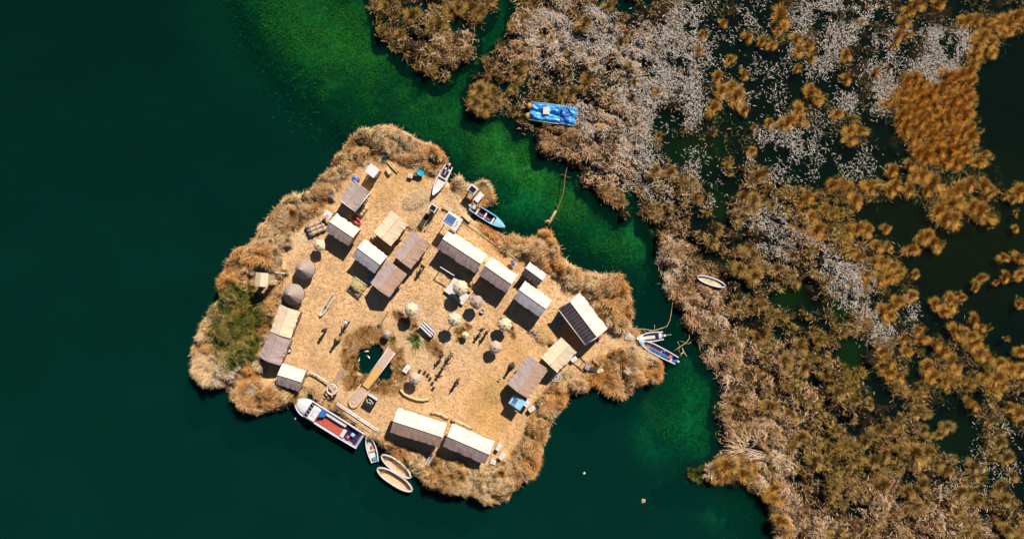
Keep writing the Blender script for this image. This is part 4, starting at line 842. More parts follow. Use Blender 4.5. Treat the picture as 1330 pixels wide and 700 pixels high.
def outboard(t, L, x0=None, long=False):
    x0 = -L / 2 - .15 if x0 is None else x0
    o = MB(); o.box((x0, 0, .62), (.34, .26, .34), taper=.8).build('outboard_motor', M['offwhite'], t)
    q = MB(); q.tube([(x0, 0, .5), (x0 - .1, 0, -.3)], .05, 6); q.tube([(x0 + .1, 0, .7), (x0 + .55, .1, .78)], .025, 5); 
    if long: q.tube([(x0 - .1, 0, .55), (x0 - .95, 0, .35)], .03, 5)
    q.build('motor_shaft', M['metal'], t)

# big tour boat
t, L = boat('tour_boat', 'long white tour boat with a red deck moored at the bottom left shore', (385, 519), (469.5, 571.5))
W = 2.35
wd, zt = hull(t, L, W, .95, 'lilac', 'white', 'navy', bow=.2, stern=.94, rise=.15, fl=.35, seats=0, n=40, th=.1, round_=2.2)
d = MB(); pts_ = [(L * (-.5 + s), wd(s) - .02) for s in np.linspace(.80, .985, 12)]
d.loft([[Vector((x, -y, 1.02)), Vector((x, -y * .5, 1.16)), Vector((x, 0, 1.2)), Vector((x, y * .5, 1.16)), Vector((x, y, 1.02)), Vector((x, y, .9)), Vector((x, -y, .9))] for x, y in pts_], smooth=True).build('bow_deck', M['white'], t)
xw = L * (-.5 + .80)
MB().loft([[Vector((xw, -.92, 1.0)), Vector((xw, .92, 1.0)), Vector((xw, .92, 1.2)), Vector((xw, -.92, 1.2))], [Vector((xw - .5, -.9, 1.0)), Vector((xw - .5, .9, 1.0)), Vector((xw - .5, .9, 1.62)), Vector((xw - .5, -.9, 1.62))]]).build('windscreen', M['glass'], t)
mf = MB()
for y in (-.9, -.45, 0, .45, .9): mf.tube([(xw + .02, y, 1.22), (xw - .5, y, 1.65)], .025, 4)
mf.build('window_frame', M['white'], t)
MB().box((xw - 1.05, 0, 1.55), (1.08, 1.84, .12), taper=.96).build('cabin_roof', M['white'], t, bevel=.04)
MB().box((xw - .98, 0, 1.25), (.9, 1.78, .48)).build('cabin', M['offwhite'], t)
lg = MB(); lg.tube([(xw - .85, -.6, 1.625), (xw - .8, -.2, 1.63), (xw - .9, .1, 1.63), (xw - .84, .5, 1.63)], .03, 4); lg.build('roof_stripe', M['teal'], t)
MB().loft([[Vector((xw - 1.62 - a, -1.0, 1.1)), Vector((xw - 1.62 - a, .12 - a * .5, 1.1)), Vector((xw - 1.62 - a, .12 - a * .5, 1.4 - a * .3)), Vector((xw - 1.62 - a, -1.0, 1.4 - a * .3))] for a, b_ in ((0, 0), (.35, 1), (.75, 2))]).build('blue_canopy', M['blue'], t)
MB().box((L * -.03, .2, .62), (L * .40, 1.45, .1)).build('red_deck', M['red_deck'], t, bevel=.02)
MB().box((L * -.03, -.68, .95), (L * .42, .36, .14)).build('side_walkway', M['white'], t, bevel=.03)
MB().box((L * -.03, -.93, 1.0), (L * .42, .1, .05)).build('dark_trim', M['navy'], t)
MB().box((L * -.03, -.42, .8), (L * .34, .12, .35)).build('seat_back', M['navy'], t)
MB().box((L * -.255, .35, .78), (.5, 1.0, .4)).build('bench', M['white'], t, bevel=.03)
MB().box((L * -.44, 0, .72), (.35, 1.5, .3)).build('bench', M['navy'], t, bevel=.03)
MB().box((L * -.37, -.1, .7), (.5, .4, .35)).build('cushion', M['sky_blue'], t, bevel=.05)
MB().box((L * -.33, .5, .7), (.4, .35, .4)).build('cushion', M['red'], t, bevel=.05)
for s in (.3, .48, .66):
    f = MB(); f.tube([(L * (-.5 + s) - .2, W / 2 + .08, .5), (L * (-.5 + s) + .2, W / 2 + .08, .5)], .1, 8); f.build('fender', M['offwhite'], t)
rl = MB(); rl.tube([(L * (-.5 + s), .05 - wd(s), 1.28) for s in np.linspace(.05, .75, 8)], .025, 5)
for s in np.linspace(.05, .75, 6): rl.tube([(L * (-.5 + s), .05 - wd(s), .95), (L * (-.5 + s), .05 - wd(s), 1.28)], .02, 4)
rl.build('hand_rail', M['metal'], t)
# small boats
t, L = boat('rowing_boat', 'small white rowing boat with a teal seat between tour boat and reed boats', (477.5, 563.5), (487.5, 599.5))
hull(t, L, 1.25, .5, 'lilac', 'white', 'offwhite', bow=.5, stern=.72, rise=.2, seats=1, deck=.16, deck_m='white')
MB().box((-L / 2 + .45, 0, .42), (.4, .5, .08)).build('seat', M['teal'], t, bevel=.02); MB().box((.1, 0, .26), (.35, .28, .2)).build('bailer_box', M['red'], t, bevel=.03)
for (bw, st, w_, lab) in (((496, 590), (534, 619), 1.45, 'upper one of the two pink rimmed reed boats on the bottom shore'), ((490.5, 607), (536, 636), 1.55, 'lower one of the two pink rimmed reed boats, farthest out on the water')):
    t, L = boat('reed_boat', lab, bw, st, group='pink rimmed reed boats on the bottom shore')
    hull(t, L, w_, .6, 'thatch_pink', 'offwhite', 'bundle', both=True, rise=.22, seats=0, th=.13, fl=.06)
    o = MB(); o.tube([(L * .3, -.4, .64), (L * .38, .4, .7)], .035, 5); o.build('cross_bar', M['wood'], t)
    o = MB(); o.tube([(-L * .2, -.15, .22), (L * .25, -.25, .3)], .03, 5); o.box((L * .3, -.26, .31), (.35, .14, .03)); o.build('paddle', M['pale_wood'], t)
t, L = boat('motor_boat', 'white pointed motor boat moored at the top right shore of the island', (563, 254.5), (584, 216), z=.44)
hull(t, L, 1.28, .55, 'lilac', 'white', 'offwhite', bow=.6, stern=.8, rise=.25, seats=1, deck=.3, deck_m='white', seat_m='offwhite'); outboard(t, L)
for y in (-.25, .2): MB().box((-L * .3, y, .45), (.42, .32, .3)).build('seat', M['navy'], t, bevel=.04)
MB().box((-L * .17, 0, .4), (.3, .7, .24)).build('console', M['navy'], t, bevel=.04)
t, L = boat('motor_boat', 'long boat with a pale blue pointed bow deck and dark interior', (656, 295.5), (612, 268), z=.3)
hull(t, L, 1.25, .55, 'sky_blue', 'sky_blue', 'navy', bow=.42, stern=.85, rise=.25, seats=3, deck=.3, deck_m='sky_blue', seat_m='offwhite'); outboard(t, L)
MB().box((-L * .1, -.3, .36), (L * .35, .12, .2)).build('side_bench', M['red'], t, bevel=.02)
MB().box((-L * .42, .1, .5), (.45, .55, .3)).build('engine_cover', M['offwhite'], t, bevel=.05)
t, L = boat('motor_boat', 'cream white open boat with a long motor pole, moored at the right tip', (826, 439.5), (861, 435.5), z=.12)
hull(t, L, 1.2, .5, 'offwhite', 'offwhite', 'offwhite', bow=.55, stern=.85, rise=.2, seats=0, deck=.26, deck_m='offwhite'); outboard(t, L, long=True)
MB().box((-.1, .36, .32), (1.5, .16, .14)).build('side_bench', M['navy'], t); MB().box((-L * .3, 0, .4), (.14, .9, .14)).build('seat', M['navy'], t); MB().box((-L * .39, 0, .34), (.4, .7, .3)).build('motor_box', M['white'], t, bevel=.04)
t, L = boat('motor_boat', 'narrow blue and white boat below the cream one at the right tip', (829, 442), (878.5, 468), z=.12)
hull(t, L, 1.2, .55, 'blue', 'white', 'offwhite', bow=.42, stern=.85, rise=.25, seats=1, deck=.14, deck_m='sky_blue'); outboard(t, L)
MB().box((-.2, .2, .42), (L * .52, .34, .1)).build('blue_bench', M['blue'], t, bevel=.02); MB().box((.1, .0, .36), (L * .4, .1, .1)).build('inner_rail', M['red_deck'], t)
MB().box((-L * .14, -.4, .6), (.34, .26, .12)).build('locker', M['teal'], t, bevel=.03); MB().box((-L * .33, .0, .4), (.45, .5, .25)).build('luggage', M['red'], t, bevel=.05)
t, L = boat('canoe', 'slender white and tan canoe stranded on the straw of the marsh shore', (940, 371.5), (903.5, 359), z=.62)
hull(t, L, .98, .42, 'dark_wood', 'white', 'cream', both=True, rise=.15, seats=0, th=.08, fl=.26)
MB().tube([(-L * .3, .1, .25), (L * .2, .18, .3)], .03, 5).build('paddle', M['offwhite'], t)
t, L = boat('dugout_canoe', 'pale narrow canoe lying on the straw in the upper left of the village', (435, 381), (417, 410), z=G - .08)
hull(t, L, .52, .35, 'pale_wood', 'offwhite', 'straw_wall', both=True, rise=.12, seats=0, th=.06); MB().box((-.3, 0, .36), (.12, .75, .06)).build('thwart', M['dark_wood'], t)
t, L = boat('red_canoe', 'small pink red canoe lying beside the upper left white roofed hut', (457.5, 281.5), (469.5, 291), z=G - .05)
hull(t, L, .62, .35, 'red', 'red', 'red_deck', both=True, rise=.12, seats=0, th=.08)

# blue covered raft
p4 = [P(684.6, 131.5, .8), P(750, 141, .8), P(745, 164.5, .8), P(687, 155, .8)]
cen = sum(p4, Vector()) / 4; ax = p4[1] - p4[0]; a = math.atan2(ax.y, ax.x)
t = thing('covered_raft', 'blue tarpaulin covered twin reed boat with yellow ends in the marsh', 'raft', (cen.x, cen.y, 0), a)
L = 6.4; W = 2.35
for s in (-1, 1):
    prof = [(-3.3, .16, .55), (-3.1, .42, .5), (-2.4, .52, .38), (0, .55, .34), (2.2, .5, .38), (3.0, .3, .55), (3.3, .08, .7)]
    MB().loft([[Vector((x, s * .66 + r * 1.08 * math.cos(q), z + r * .8 * math.sin(q) - .05)) for q in np.linspace(0, 2 * math.pi, 13)[:-1]] for x, r, z in prof], smooth=True).build('reed_hull', M['ochre'], t)
nx_, ny_ = 56, 24; vs = []; fs = []
xx = np.linspace(-2.85, 3.3, nx_); yy = np.linspace(-1.12, 1.2, ny_)
for j, y in enumerate(yy):
    for i, x_ in enumerate(xx):
        e = min(1, min(i, nx_ - 1 - i, j, ny_ - 1 - j) / 2.5)
        r1 = float(fnoise(np.array(x_ * 10 + 300.), np.array(y * 22 + 100.), 11, 201, 3)); r2 = float(vnoise(np.array(x_ * 8 + y * 14 + 90.), np.array(y * 4 - x_ + 60.), 4.5, 207))
        dent = -.38 * math.exp(-((y + .02 * x_) / .18) ** 2) * (x_ < 1.6)
        cut = .25 * math.exp(-((y) / .3) ** 2) * (1 if i > nx_ - 5 else 0)
        vs.append((x_ - cut + .08 * math.sin(y * 5) * (1 - e), y + .05 * math.sin(x_ * 3.1) * (1 - e), .55 + .5 * e + .42 * (r1 - .5) + .3 * (r2 - .5) + dent * e))
for j in range(ny_ - 1):
    for i in range(nx_ - 1): fs.append((j * nx_ + i, j * nx_ + i + 1, (j + 1) * nx_ + i + 1, (j + 1) * nx_ + i))
cv = MB().add(vs, fs).build('tarpaulin', M['tarp'], t); so = cv.modifiers.new('thick', 'SOLIDIFY'); so.thickness = .03
q = MB()
for i, x_ in enumerate(np.linspace(1.3, 2.45, 9)): pass
qs = [(x_, y) for y in np.linspace(-1.16, 1.08, 15) for x_ in np.linspace(1.2, 2.3, 9)]
q.add([(x_ + .1 * math.sin(y * 6), y, 1.16 + .10 * math.sin(x_ * 5 + y * 4) + .07 * math.cos(y * 9)) for x_, y in qs], [(j * 9 + i, j * 9 + i + 1, (j + 1) * 9 + i + 1, (j + 1) * 9 + i) for j in range(14) for i in range(8)])
q = q.build('blue_cover', M['tarp_dark'], t); so = q.modifiers.new('thick', 'SOLIDIFY'); so.thickness = .04
MB().box((-.75, .18, 1.22), (.85, .9, .06), M=Matrix.Rotation(.12, 4, 'Z') @ Matrix.Rotation(.06, 4, 'X')).build('white_panel', M['offwhite'], t, bevel=.02)
for s in (-1, 1): MB().tube([(-2.9, s * 1.16, .8), (0, s * 1.2, .86), (3.2, s * 1.1, .9)], .05, 6).build('side_rail', M['sky_blue'], t)

# ------------------------------------------------------------------ furniture and small things
def at(px, py, z, rz_deg): p = P(px, py, z); return (p.x, p.y, G), -R(rz_deg)      # rz in photo degrees, clockwise
def table(name, label, px, py, L, W, h, ang, top, leg='wood', boards=1, group=None, cat='table', extra=None):
    loc, rz = at(px, py, G + h, ang); t = thing(name, label, cat, loc, rz, group)
    tb = MB(); bw = W / boards
    for i in range(boards): tb.box((0, -W / 2 + bw * (i + .5), h), (L, bw - (.06 if boards > 1 else 0), .06))
    tb.build('table_top', M[top], t, bevel=.01)
    for sx in (-1, 1):
        for sy in (-1, 1): MB().box((sx * (L / 2 - .1), sy * (W / 2 - .1), h / 2 - .02), (.08, .08, h)).build('leg', M[leg], t)
    return t
def bench(label, px, py, L, W, h, ang, top='pale_wood', name='bench', group=None): return table(name, label, px, py, L, W, h, ang, top, cat='bench', group=group, boards=2)
def crate(name, label, px, py, L, W, h, ang, mat, lid='offwhite', cat='box', z=0.0):
    loc, rz = at(px, py, G + h, ang); t = thing(name, label, cat, (loc[0], loc[1], G + z), rz)
    b_ = MB(); b_.box((0, 0, h / 2), (L, W, h), taper=1.04); b_.build('body', M[mat], t, bevel=.03)
    MB().box((0, 0, h + .04), (L + .08, W + .08, .07)).build('lid', M[lid], t, bevel=.02)
    MB().tube([(-.12, 0, h + .06), (-.1, 0, h + .14), (.1, 0, h + .14), (.12, 0, h + .06)], .02, 5).build('handle', M['wood'], t)
    return t
def shelter(name, label, px, py, L, W, h, ang, top, panel=None, pw=(.6, .6), pofs=0.0, cat='shelter', tilt=0.0, walls=None, curtain=None):
    """posts, flat roof with rim, optional dark panel on top"""
    loc, rz = at(px, py, G + h, ang); t = thing(name, label, cat, loc, rz)
    MB().box((0, 0, h), (L, W, .08)).build('roof', M[top], t, bevel=.02)
    for sx in (-1, 1):
        for sy in (-1, 1): MB().tube([(sx * (L / 2 - .12), sy * (W / 2 - .12), 0), (sx * (L / 2 - .12), sy * (W / 2 - .12), h)], .05, 6).build('post', M['wood'], t)
    if walls:
        w = MB()
        for sx in (-1, 1): w.box((sx * (L / 2 - .16), 0, h / 2 - .03), (.05, W - .4, h - .1))
        w.box((0, W / 2 - .16, h / 2 - .03), (L - .44, .05, h - .1)); w.build('wall', M[walls], t)
    if panel:
        pp = MB().box((pofs * L, 0, h + .1), (pw[0] * L, pw[1] * W, .05)).build('panel', M[panel], t)
        f = MB()
        for s in (-1, 1):
            f.box((pofs * L, s * pw[1] * W / 2, h + .11), (pw[0] * L + .1, .05, .07)); f.box((pofs * L + s * (pw[0] * L / 2 + .028), 0, h + .11), (.05, pw[1] * W - .052, .07))
        f.build('panel_frame', M['white'], t)
    if curtain: 
        c_ = MB(); c_.tube([(L * .3, -W * .25, h + .08), (L * .36, 0, h + .09), (L * .26, W * .1, h + .09), (L * .34, W * .3, h + .08)], .04, 5); c_.build('coiled_hose', M[curtain], t)
    return t
shelter('washroom', 'small white flat roofed outhouse next to the blue water tank', 483.3, 221.8, 1.45, 1.3, 1.9, 38, 'white', walls='offwhite', cat='outhouse')
shelter('white_stand', 'small white square stand with a hole on top at the upper left shore', 425.8, 279, .95, .8, 1.3, 35, 'white', panel='cream', pw=(.3, .3), cat='stand')
shelter('solar_shelter', 'raised white shelter topped by a large blue solar panel at upper middle', 587.5, 287, 2.1, 1.75, 2.7, 33, 'offwhite', 'solar', (.58, .62), -.14, curtain='sky_blue')
shelter('solar_kiosk', 'narrow kiosk with a black solar panel left of the raised white shelter', 562.3, 270.5, 1.0, .95, 1.7, 33, 'offwhite', 'glass', (.72, .72), 0, cat='kiosk', walls='wood')
shelter('net_stand', 'white stand with dark square panes at the upper right shore', 613.8, 246.5, 1.15, 1.05, 1.6, 38, 'offwhite', 'glass', (.7, .7), 0, cat='stand')
shelter('solar_shelter', 'low blue and white solar panel shelter below the pale pinkish hut', 671.5, 522.5, 1.75, 1.35, 1.8, 33, 'sky_blue', 'solar', (.34, .7), -.2, cat='shelter')
crate('metal_trunk', 'whitish trunk at the right of the low solar panel shelter', 684, 524, .6, .7, 1.1, 33, 'lilac', 'white')
crate('storage_bin', 'white bin between the low solar panel shelter and the shore reeds', 690.5, 531, .5, .8, .6, 50, 'offwhite')
table('white_table', 'white rectangular table top at the outer edge of the upper right landing', 622, 256.5, 1.3, .7, .7, -48, 'white')
bench('tan bench below the raised solar panel shelter on the right', 606, 282, 1.4, .55, .5, 42, 'cream')
bench('curved looking pale bench above the raised solar panel shelter', 582, 270.5, 1.5, .35, .45, 25, 'cream')
t = table('feeding_trough', 'long dark trough below the narrow kiosk with the black panel', 551, 286.5, 1.9, .7, .55, -58, 'dark_wood', cat='trough')
for s in (-1, 1): MB().box((0, s * .36, .66), (1.96, .05, .14)).build('side_board', M['pale_wood'], t)
bench('low plank bench right of the dark trough', 557, 291, 1.9, .3, .35, -58, 'pale_wood')
# tank, dome items
loc, rz = at(461, 232.5, G + 1.1, 0)
t = thing('water_tank', 'round blue water tank touching the corner of the topmost hut', 'water tank', loc, rz)
MB().lathe([(.44, .25), (.47, .3), (.47, 1.05), (.4, 1.25), (.2, 1.36)], 22).build('tank', M['tank'], t); MB().lathe([(.15, 1.34), (.15, 1.42), (.1, 1.44)], 14).build('lid', M['navy'], t)
for i in range(3): a = i * 2.1; MB().box((.3 * math.cos(a), .3 * math.sin(a), .13), (.16, .16, .28)).build('block', M['offwhite'], t)
loc, rz = at(546.7, 223.8, G + .6, 0)
t = thing('wash_basin', 'teal round wash basin on a stand near the top right motor boat', 'basin', loc, rz)
MB().lathe([(.3, .5), (.48, .75), (.5, .75), (.44, .62), (.1, .56)], 20).build('bowl', M['teal'], t)
for i in range(3): a = i * 2.1; MB().tube([(.3 * math.cos(a), .3 * math.sin(a), .55), (.42 * math.cos(a), .42 * math.sin(a), 0)], .03, 5).build('leg', M['wood'], t)
def bucket(label, px, py, r, h, mat, rim_='offwhite'):
    loc, _ = at(px, py, G + h, 0); t = thing('bucket', label, 'bucket', loc)
    MB().lathe([(r * .75, 0), (r, h), (r * .9, h), (r * .68, .05)], 16).build('body', M[mat], t); MB().tube([(r * math.cos(a), 0, h + r * .6 * math.sin(a)) for a in np.linspace(0, math.pi, 8)], .015, 4).build('handle', M[rim_], t)
bucket('white bucket at the top rim near the rusty patch', 523, 200, .28, .45, 'white')
bucket('grey blue drum left of the rusty patch at the top corner', 499.5, 203, .3, .7, 'tank')
bucket('white bucket with a black shadow left of the pale pinkish hut', 648.8, 493, .2, .35, 'offwhite')
bucket('whitish bucket by the wall of the grey ribbed hut on the left', 375.5, 453.5, .36, .4, 'offwhite')
bucket('small whitish pot at the foot of the greyish parasol below the white deck', 626.5, 404, .28, .4, 'offwhite')
bucket('blue barrel standing in the shadow below the grey ribbed hut', 342, 481, .3, .8, 'blue')
crate('food_box', 'yellow cream box left of the teal basin', 533, 229, .55, .4, .4, 20, 'cream', 'cream')
crate('dark_box', 'dark box touching the teal basin on its left', 540, 226, .5, .45, .5, 10, 'dark_wood', 'wood')
bench('pale bench between the rusty patch and the topmost hut yard', 504.5, 222, .95, .5, .45, 62, 'cream')
def bundle(name, label, p0, p1, r, n=3, mat='bundle', z=None, group=None, h=0.0):
    a, b_ = P(*p0, G + r), P(*p1, G + r); c_ = (a + b_) / 2; d = b_ - a; L = d.length
    t = thing(name, label, 'reed bundle', (c_.x, c_.y, (G if z is None else z)), math.atan2(d.y, d.x), group)
    m_ = MB()
    for i in range(n): 
        y = (i - (n - 1) / 2) * r * 1.7; m_.tube([(-L / 2, y, r), (-L * .25, y + r * .15, r * 1.05 + h), (L * .25, y - r * .1, r * 1.05 + h), (L / 2, y, r)], r, 8, r * .75)
    m_.build('reeds', M[mat], t)
    tt = MB()
    for s in (-.3, 0, .3): tt.box((s * L, 0, r + h), (.06, r * 1.8 * n, r * 2.25))
    tt.build('binding', M['rope'], t, bevel=.01); return t
bundle('reed_bundle', 'two pale tied bundles lying across the straw under the rusty patch', (499, 205), (517, 224), .13, 2); 
bundle('reed_bundle', 'pale bundle of cut reeds just right of the grey hut wall', (473, 266), (464, 279), .26, 3)
bundle('reed_bundle', 'short pale bundle in front of the topmost hut', (476, 256), (470, 266), .2, 2)
bundle('reed_bundle', 'broad whitish mat bundle below the upper left shore reeds', (400, 301), (424, 290), .3, 3, 'thatch_pink')
bundle('reed_bundle', 'pale bundle leaning beside the tan roofed village hut', (492, 306), (483, 312), .22, 2)
bundle('reed_bundle', 'short thick bundle right of the white deck', (611, 357), (614, 371), .2, 2)
bundle('straw_walkway', 'narrow plank of reeds running between the two upper right huts', (634, 333), (609, 372), .11, 3)
bundle('straw_edge', 'long thin straw edging behind the upper right row of huts', (599, 286), (672, 338), .07, 2)
bundle('straw_edge', 'long thin pale log along the shore behind the tour boat', (437, 524), (492, 560), .12, 2, 'offwhite')
bundle('straw_edge', 'brown log on the shore next to the thin pale log', (446, 536), (490, 566), .1, 2, 'pale_wood')
bundle('reed_bundle', 'pink pale rail on the top rim right of the white bucket', (529, 208), (539, 219), .08, 2, 'thatch_pink')
bundle('reed_bundle', 'pink pale rail leading from the teal basin to the motor boat', (542, 218), (563, 220), .08, 2, 'thatch_pink')
# reed arcs (curved seats)
def arc(name, label, pts_px, r, mat, h=0.25):
    ps = [P(*q, G + h) for q in pts_px]; c_ = sum(ps, Vector()) / len(ps)
    t = thing(name, label, 'bench', (c_.x, c_.y, G)); m_ = MB(); m_.tube([(p.x - c_.x, p.y - c_.y, h) for p in ps], r, 8); m_.build('seat', M[mat], t)
    for p in (ps[0], ps[len(ps) // 2], ps[-1]): MB().tube([(p.x - c_.x, p.y - c_.y, -.02), (p.x - c_.x, p.y - c_.y, h)], r * .8, 6).build('leg', M['wood'], t)
arc('curved_reed_bench', 'long curved reed seat below the pinkish parasol right of the bridge', [(520, 506), (525, 512), (533, 516), (542, 519), (550, 519.5), (557, 518)], .17, 'bundle')
arc('curved_reed_bench', 'curved pale pole seat behind the left bottom shore hut', [(560, 536), (566, 535.5), (574, 538), (582, 543)], .1, 'cream', .4)
arc('curved_reed_bench', 'curved pale pole seat behind the right bottom shore hut', [(587, 545), (594, 547), (603, 551), (613, 556)], .1, 'cream', .4)
arc('bent_pole', 'bent white pole between the small left hut and the white ring', [(397, 487), (403, 483), (411, 487), (420, 493), (427, 498)], .09, 'offwhite', .5)
# white ring
loc, rz = at(431, 505.5, G + 1.0, 0)
t = thing('ring_arch', 'white round ring on posts beside the middle of the tour boat', 'ring', loc)
MB().tube([(.66 * math.cos(a), .66 * math.sin(a), 1.0 + .1 * math.cos(a)) for a in np.linspace(0, 2 * math.pi, 25)], .1, 8).build('ring', M['offwhite'], t)
for a in (.8, 2.4, 4.0, 5.5): MB().tube([(.66 * math.cos(a), .66 * math.sin(a), 1.0), (.66 * math.cos(a), .66 * math.sin(a), 0)], .05, 6).build('post', M['wood'], t)
MB().box((0, 0, .98), (.34, 1.1, .05), rz=.5).build('seat_plank', M['thatch_pink'], t)
for (p0, p1, lab) in (((424, 514), (417, 527), 'dark plank leading from the ring to the tour boat, left one'), ((436, 512), (427, 528), 'dark plank leading from the ring to the tour boat, right one')):
    bundle('gang_plank', lab, p0, p1, .09, 2, 'dark_wood')
# stepping planks
loc, rz = at(440, 488, G + .1, -55)
t = thing('slatted_path', 'short path of pale pinkish slats left of the inner pond', 'path', loc, rz)
for i in range(8): MB().box((-1.0 + i * .28, random.uniform(-.1, .1), .08), (.13, .55 + .05 * i, .08)).build('slat', M['thatch_pink'], t)
for s in (-1, 1): MB().box((0, s * .22, .02), (2.2, .07, .06)).build('runner', M['wood'], t)
# footbridge across the pond
a, b_ = P(509, 455, G + .35), P(474, 503, G + .35); c_ = (a + b_) / 2; d = b_ - a; L = d.length
t = thing('footbridge', 'footbridge of a grey and an orange plank across the inner pond', 'bridge', (c_.x, c_.y, G), math.atan2(d.y, d.x))
MB().box((-L * .27, 0, .3), (L * .46, 1.0, .1)).build('deck', M['thatch_pink'], t, bevel=.02)
q = MB().box((L * .23, 0, .31), (L * .53, .95, .1)).build('deck', M['ochre_plank'], t, bevel=.02); q['label'] = 'orange plank deck'
for s in (-1, 1):
    MB().tube([(-L / 2, s * .55, .48), (L / 2, s * .55, .48)], .06, 6).build('side_rail', M['offwhite'], t)
    MB().box((0, s * .42, .16), (L, .1, .18)).build('beam', M['dark_wood'], t)
# rounded landing at its end
a, b_ = P(476, 501, G + .2), P(456, 527, G + .2); c_ = (a + b_) / 2; d = b_ - a; L = d.length
t = thing('landing_mat', 'pale reed landing with a rounded end at the foot of the footbridge', 'reed mat', (c_.x, c_.y, G), math.atan2(d.y, d.x))
pl = [(-L / 2, -.62), (L / 2 - .6, -.62)] + [(L / 2 - .6 + .62 * math.sin(a_), -.62 * math.cos(a_)) for a_ in np.linspace(.2, math.pi - .2, 8)] + [(L / 2 - .6, .62), (-L / 2, .62)]
MB().prism(pl, .0, .14).build('mat', M['thatch_pink'], t)
MB().tube([(-L / 2 + .2, -.66, .3)] + [(x_, y * 1.06, .3) for x_, y in pl[1:-1]] + [(-L / 2 + .2, .66, .3)], .08, 6).build('rim', M['bundle'], t)
MB().tube([(L / 2 - .75 + .33 * math.cos(a_), .33 * math.sin(a_), .16) for a_ in np.linspace(0, 2 * math.pi, 17)], .05, 6).build('coil', M['bundle'], t)
# black table shape standing in for a shadow on the ground, with pale scroll
t = table('shadow_table', 'black table shape standing in for a ground shadow, with pale curls and a white shelf', 480.7, 521.5, 1.45, 1.35, .75, 33, 'black', cat='table')
c_ = MB(); c_.tube([(-.5, .05, .82), (-.35, -.2, .82), (-.15, -.28, .82), (0, -.1, .82), (.18, -.1, .82), (.3, -.28, .82)], .05, 5); c_.tube([(-.3, .22, .82), (0, .2, .82), (.4, .1, .82), (.42, -.2, .82)], .05, 5); c_.build('pale_curl', M['offwhite'], t)
MB().box((0, .78, 1.0), (1.4, .32, .06)).build('shelf', M['offwhite'], t, bevel=.02)
for s in (-1, 1): MB().box((s * .62, .78, .5), (.07, .2, 1.0)).build('shelf_post', M['wood'], t)
# striped table
t = table('striped_table', 'long table of white boards with black gaps left of the yellowish parasol', 555.3, 427.5, 2.1, 1.0, .75, 44, 'black', cat='table')
for y in (-.36, -.02, .33): MB().box((0, y, .81), (2.05, .2, .05)).build('board', M['white'], t, bevel=.01)
MB().tube([(-.25, .12, .86), (0, .18, .88), (.2, .1, .86), (.3, .2, .86)], .035, 5).build('cord', M['black'], t)
table('pale_table', 'pale rectangular table just upper left of the striped one', 497, 413, 1.9, .35, .5, -57, 'bundle', boards=2)
bench('dark narrow bench beside the pale rails above the inner pond', 500, 411, 1.4, .2, .4, -57, 'dark_wood')
crate('white_crate', 'white crate leaning by the pinkish parasol right of the bridge', 528, 479, .55, .95, .45, 35, 'offwhite', 'white')
# cloth under parasol
p = P(536, 402, G); t = thing('ground_cloth', 'pale cloth spread under the whitish straw parasol', 'cloth', (p.x, p.y, G + .02), -.35)
k = 14; vs = [(-1.15 + 2.3 * i / k + .05 * math.sin(j), -1.0 + 2.0 * j / k + .05 * math.sin(i * 1.3), .06 + .05 * math.sin(i * 1.7 + j) * math.sin(j * 1.1)) for j in range(k + 1) for i in range(k + 1)]
q = MB().add(vs, [(j * (k + 1) + i, j * (k + 1) + i + 1, (j + 1) * (k + 1) + i + 1, (j + 1) * (k + 1) + i) for j in range(k) for i in range(k)]).build('cloth', M['thatch_pink'], t); q.modifiers.new('thick', 'SOLIDIFY').thickness = .03
# white deck under parasol
pp = [P(591, 360, G + .5), P(615.5, 379, G + .5), P(600, 395.5, G + .5), P(576, 377, G + .5)]; c_ = sum(pp, Vector()) / 4; ax = pp[1] - pp[0]
t = thing('white_deck', 'raised white square deck carrying a straw parasol in the village centre', 'deck', (c_.x, c_.y, G), math.atan2(ax.y, ax.x))
wL, wW = ax.length, (pp[3] - pp[0]).length
for i in range(9): MB().box((0, -wW / 2 + wW * (i + .5) / 9, .42), (wL, wW / 9 - .012, .07)).build('deck_board', M['offwhite'], t)
MB().box((0, 0, .33), (wL - .1, wW - .1, .08)).build('frame', M['dark_wood'], t)
for sx in (-1, 1):
    for sy in (-1, 1): MB().box((sx * (wL / 2 - .15), sy * (wW / 2 - .15), .15), (.14, .14, .3)).build('leg', M['wood'], t)
MB().box((.25, -.5, .56), (.55, .3, .22)).build('seat_block', M['dark_wood'], t, bevel=.03)
MB().box((.7, .95, .62), (1.3, .4, .34)).build('straw_seat', M['ochre'], t, bevel=.05)
# goal frame
a, b_ = P(572, 347, G + 1.7), P(589, 357.5, G + 1.7); c_ = (a + b_) / 2; d = b_ - a; L = d.length
t = thing('goal_frame', 'pinkish white goal frame in front of the longest hut', 'goal', (c_.x, c_.y, G), math.atan2(d.y, d.x))
MB().tube([(-L / 2, 0, 1.7), (L / 2, 0, 1.7)], .07, 6).build('crossbar', M['offwhite'], t)
for s in (-1, 1): MB().tube([(s * L / 2, 0, 0), (s * L / 2, 0, 1.7)], .07, 6).build('post', M['offwhite'], t); MB().tube([(s * L / 2, 0, 1.7), (s * L / 2, -.45, 0)], .04, 5).build('brace', M['wood'], t)
MB().tube([(-L / 2, 0, .45), (L / 2, 0, .45)], .04, 6).build('lower_bar', M['wood'], t)
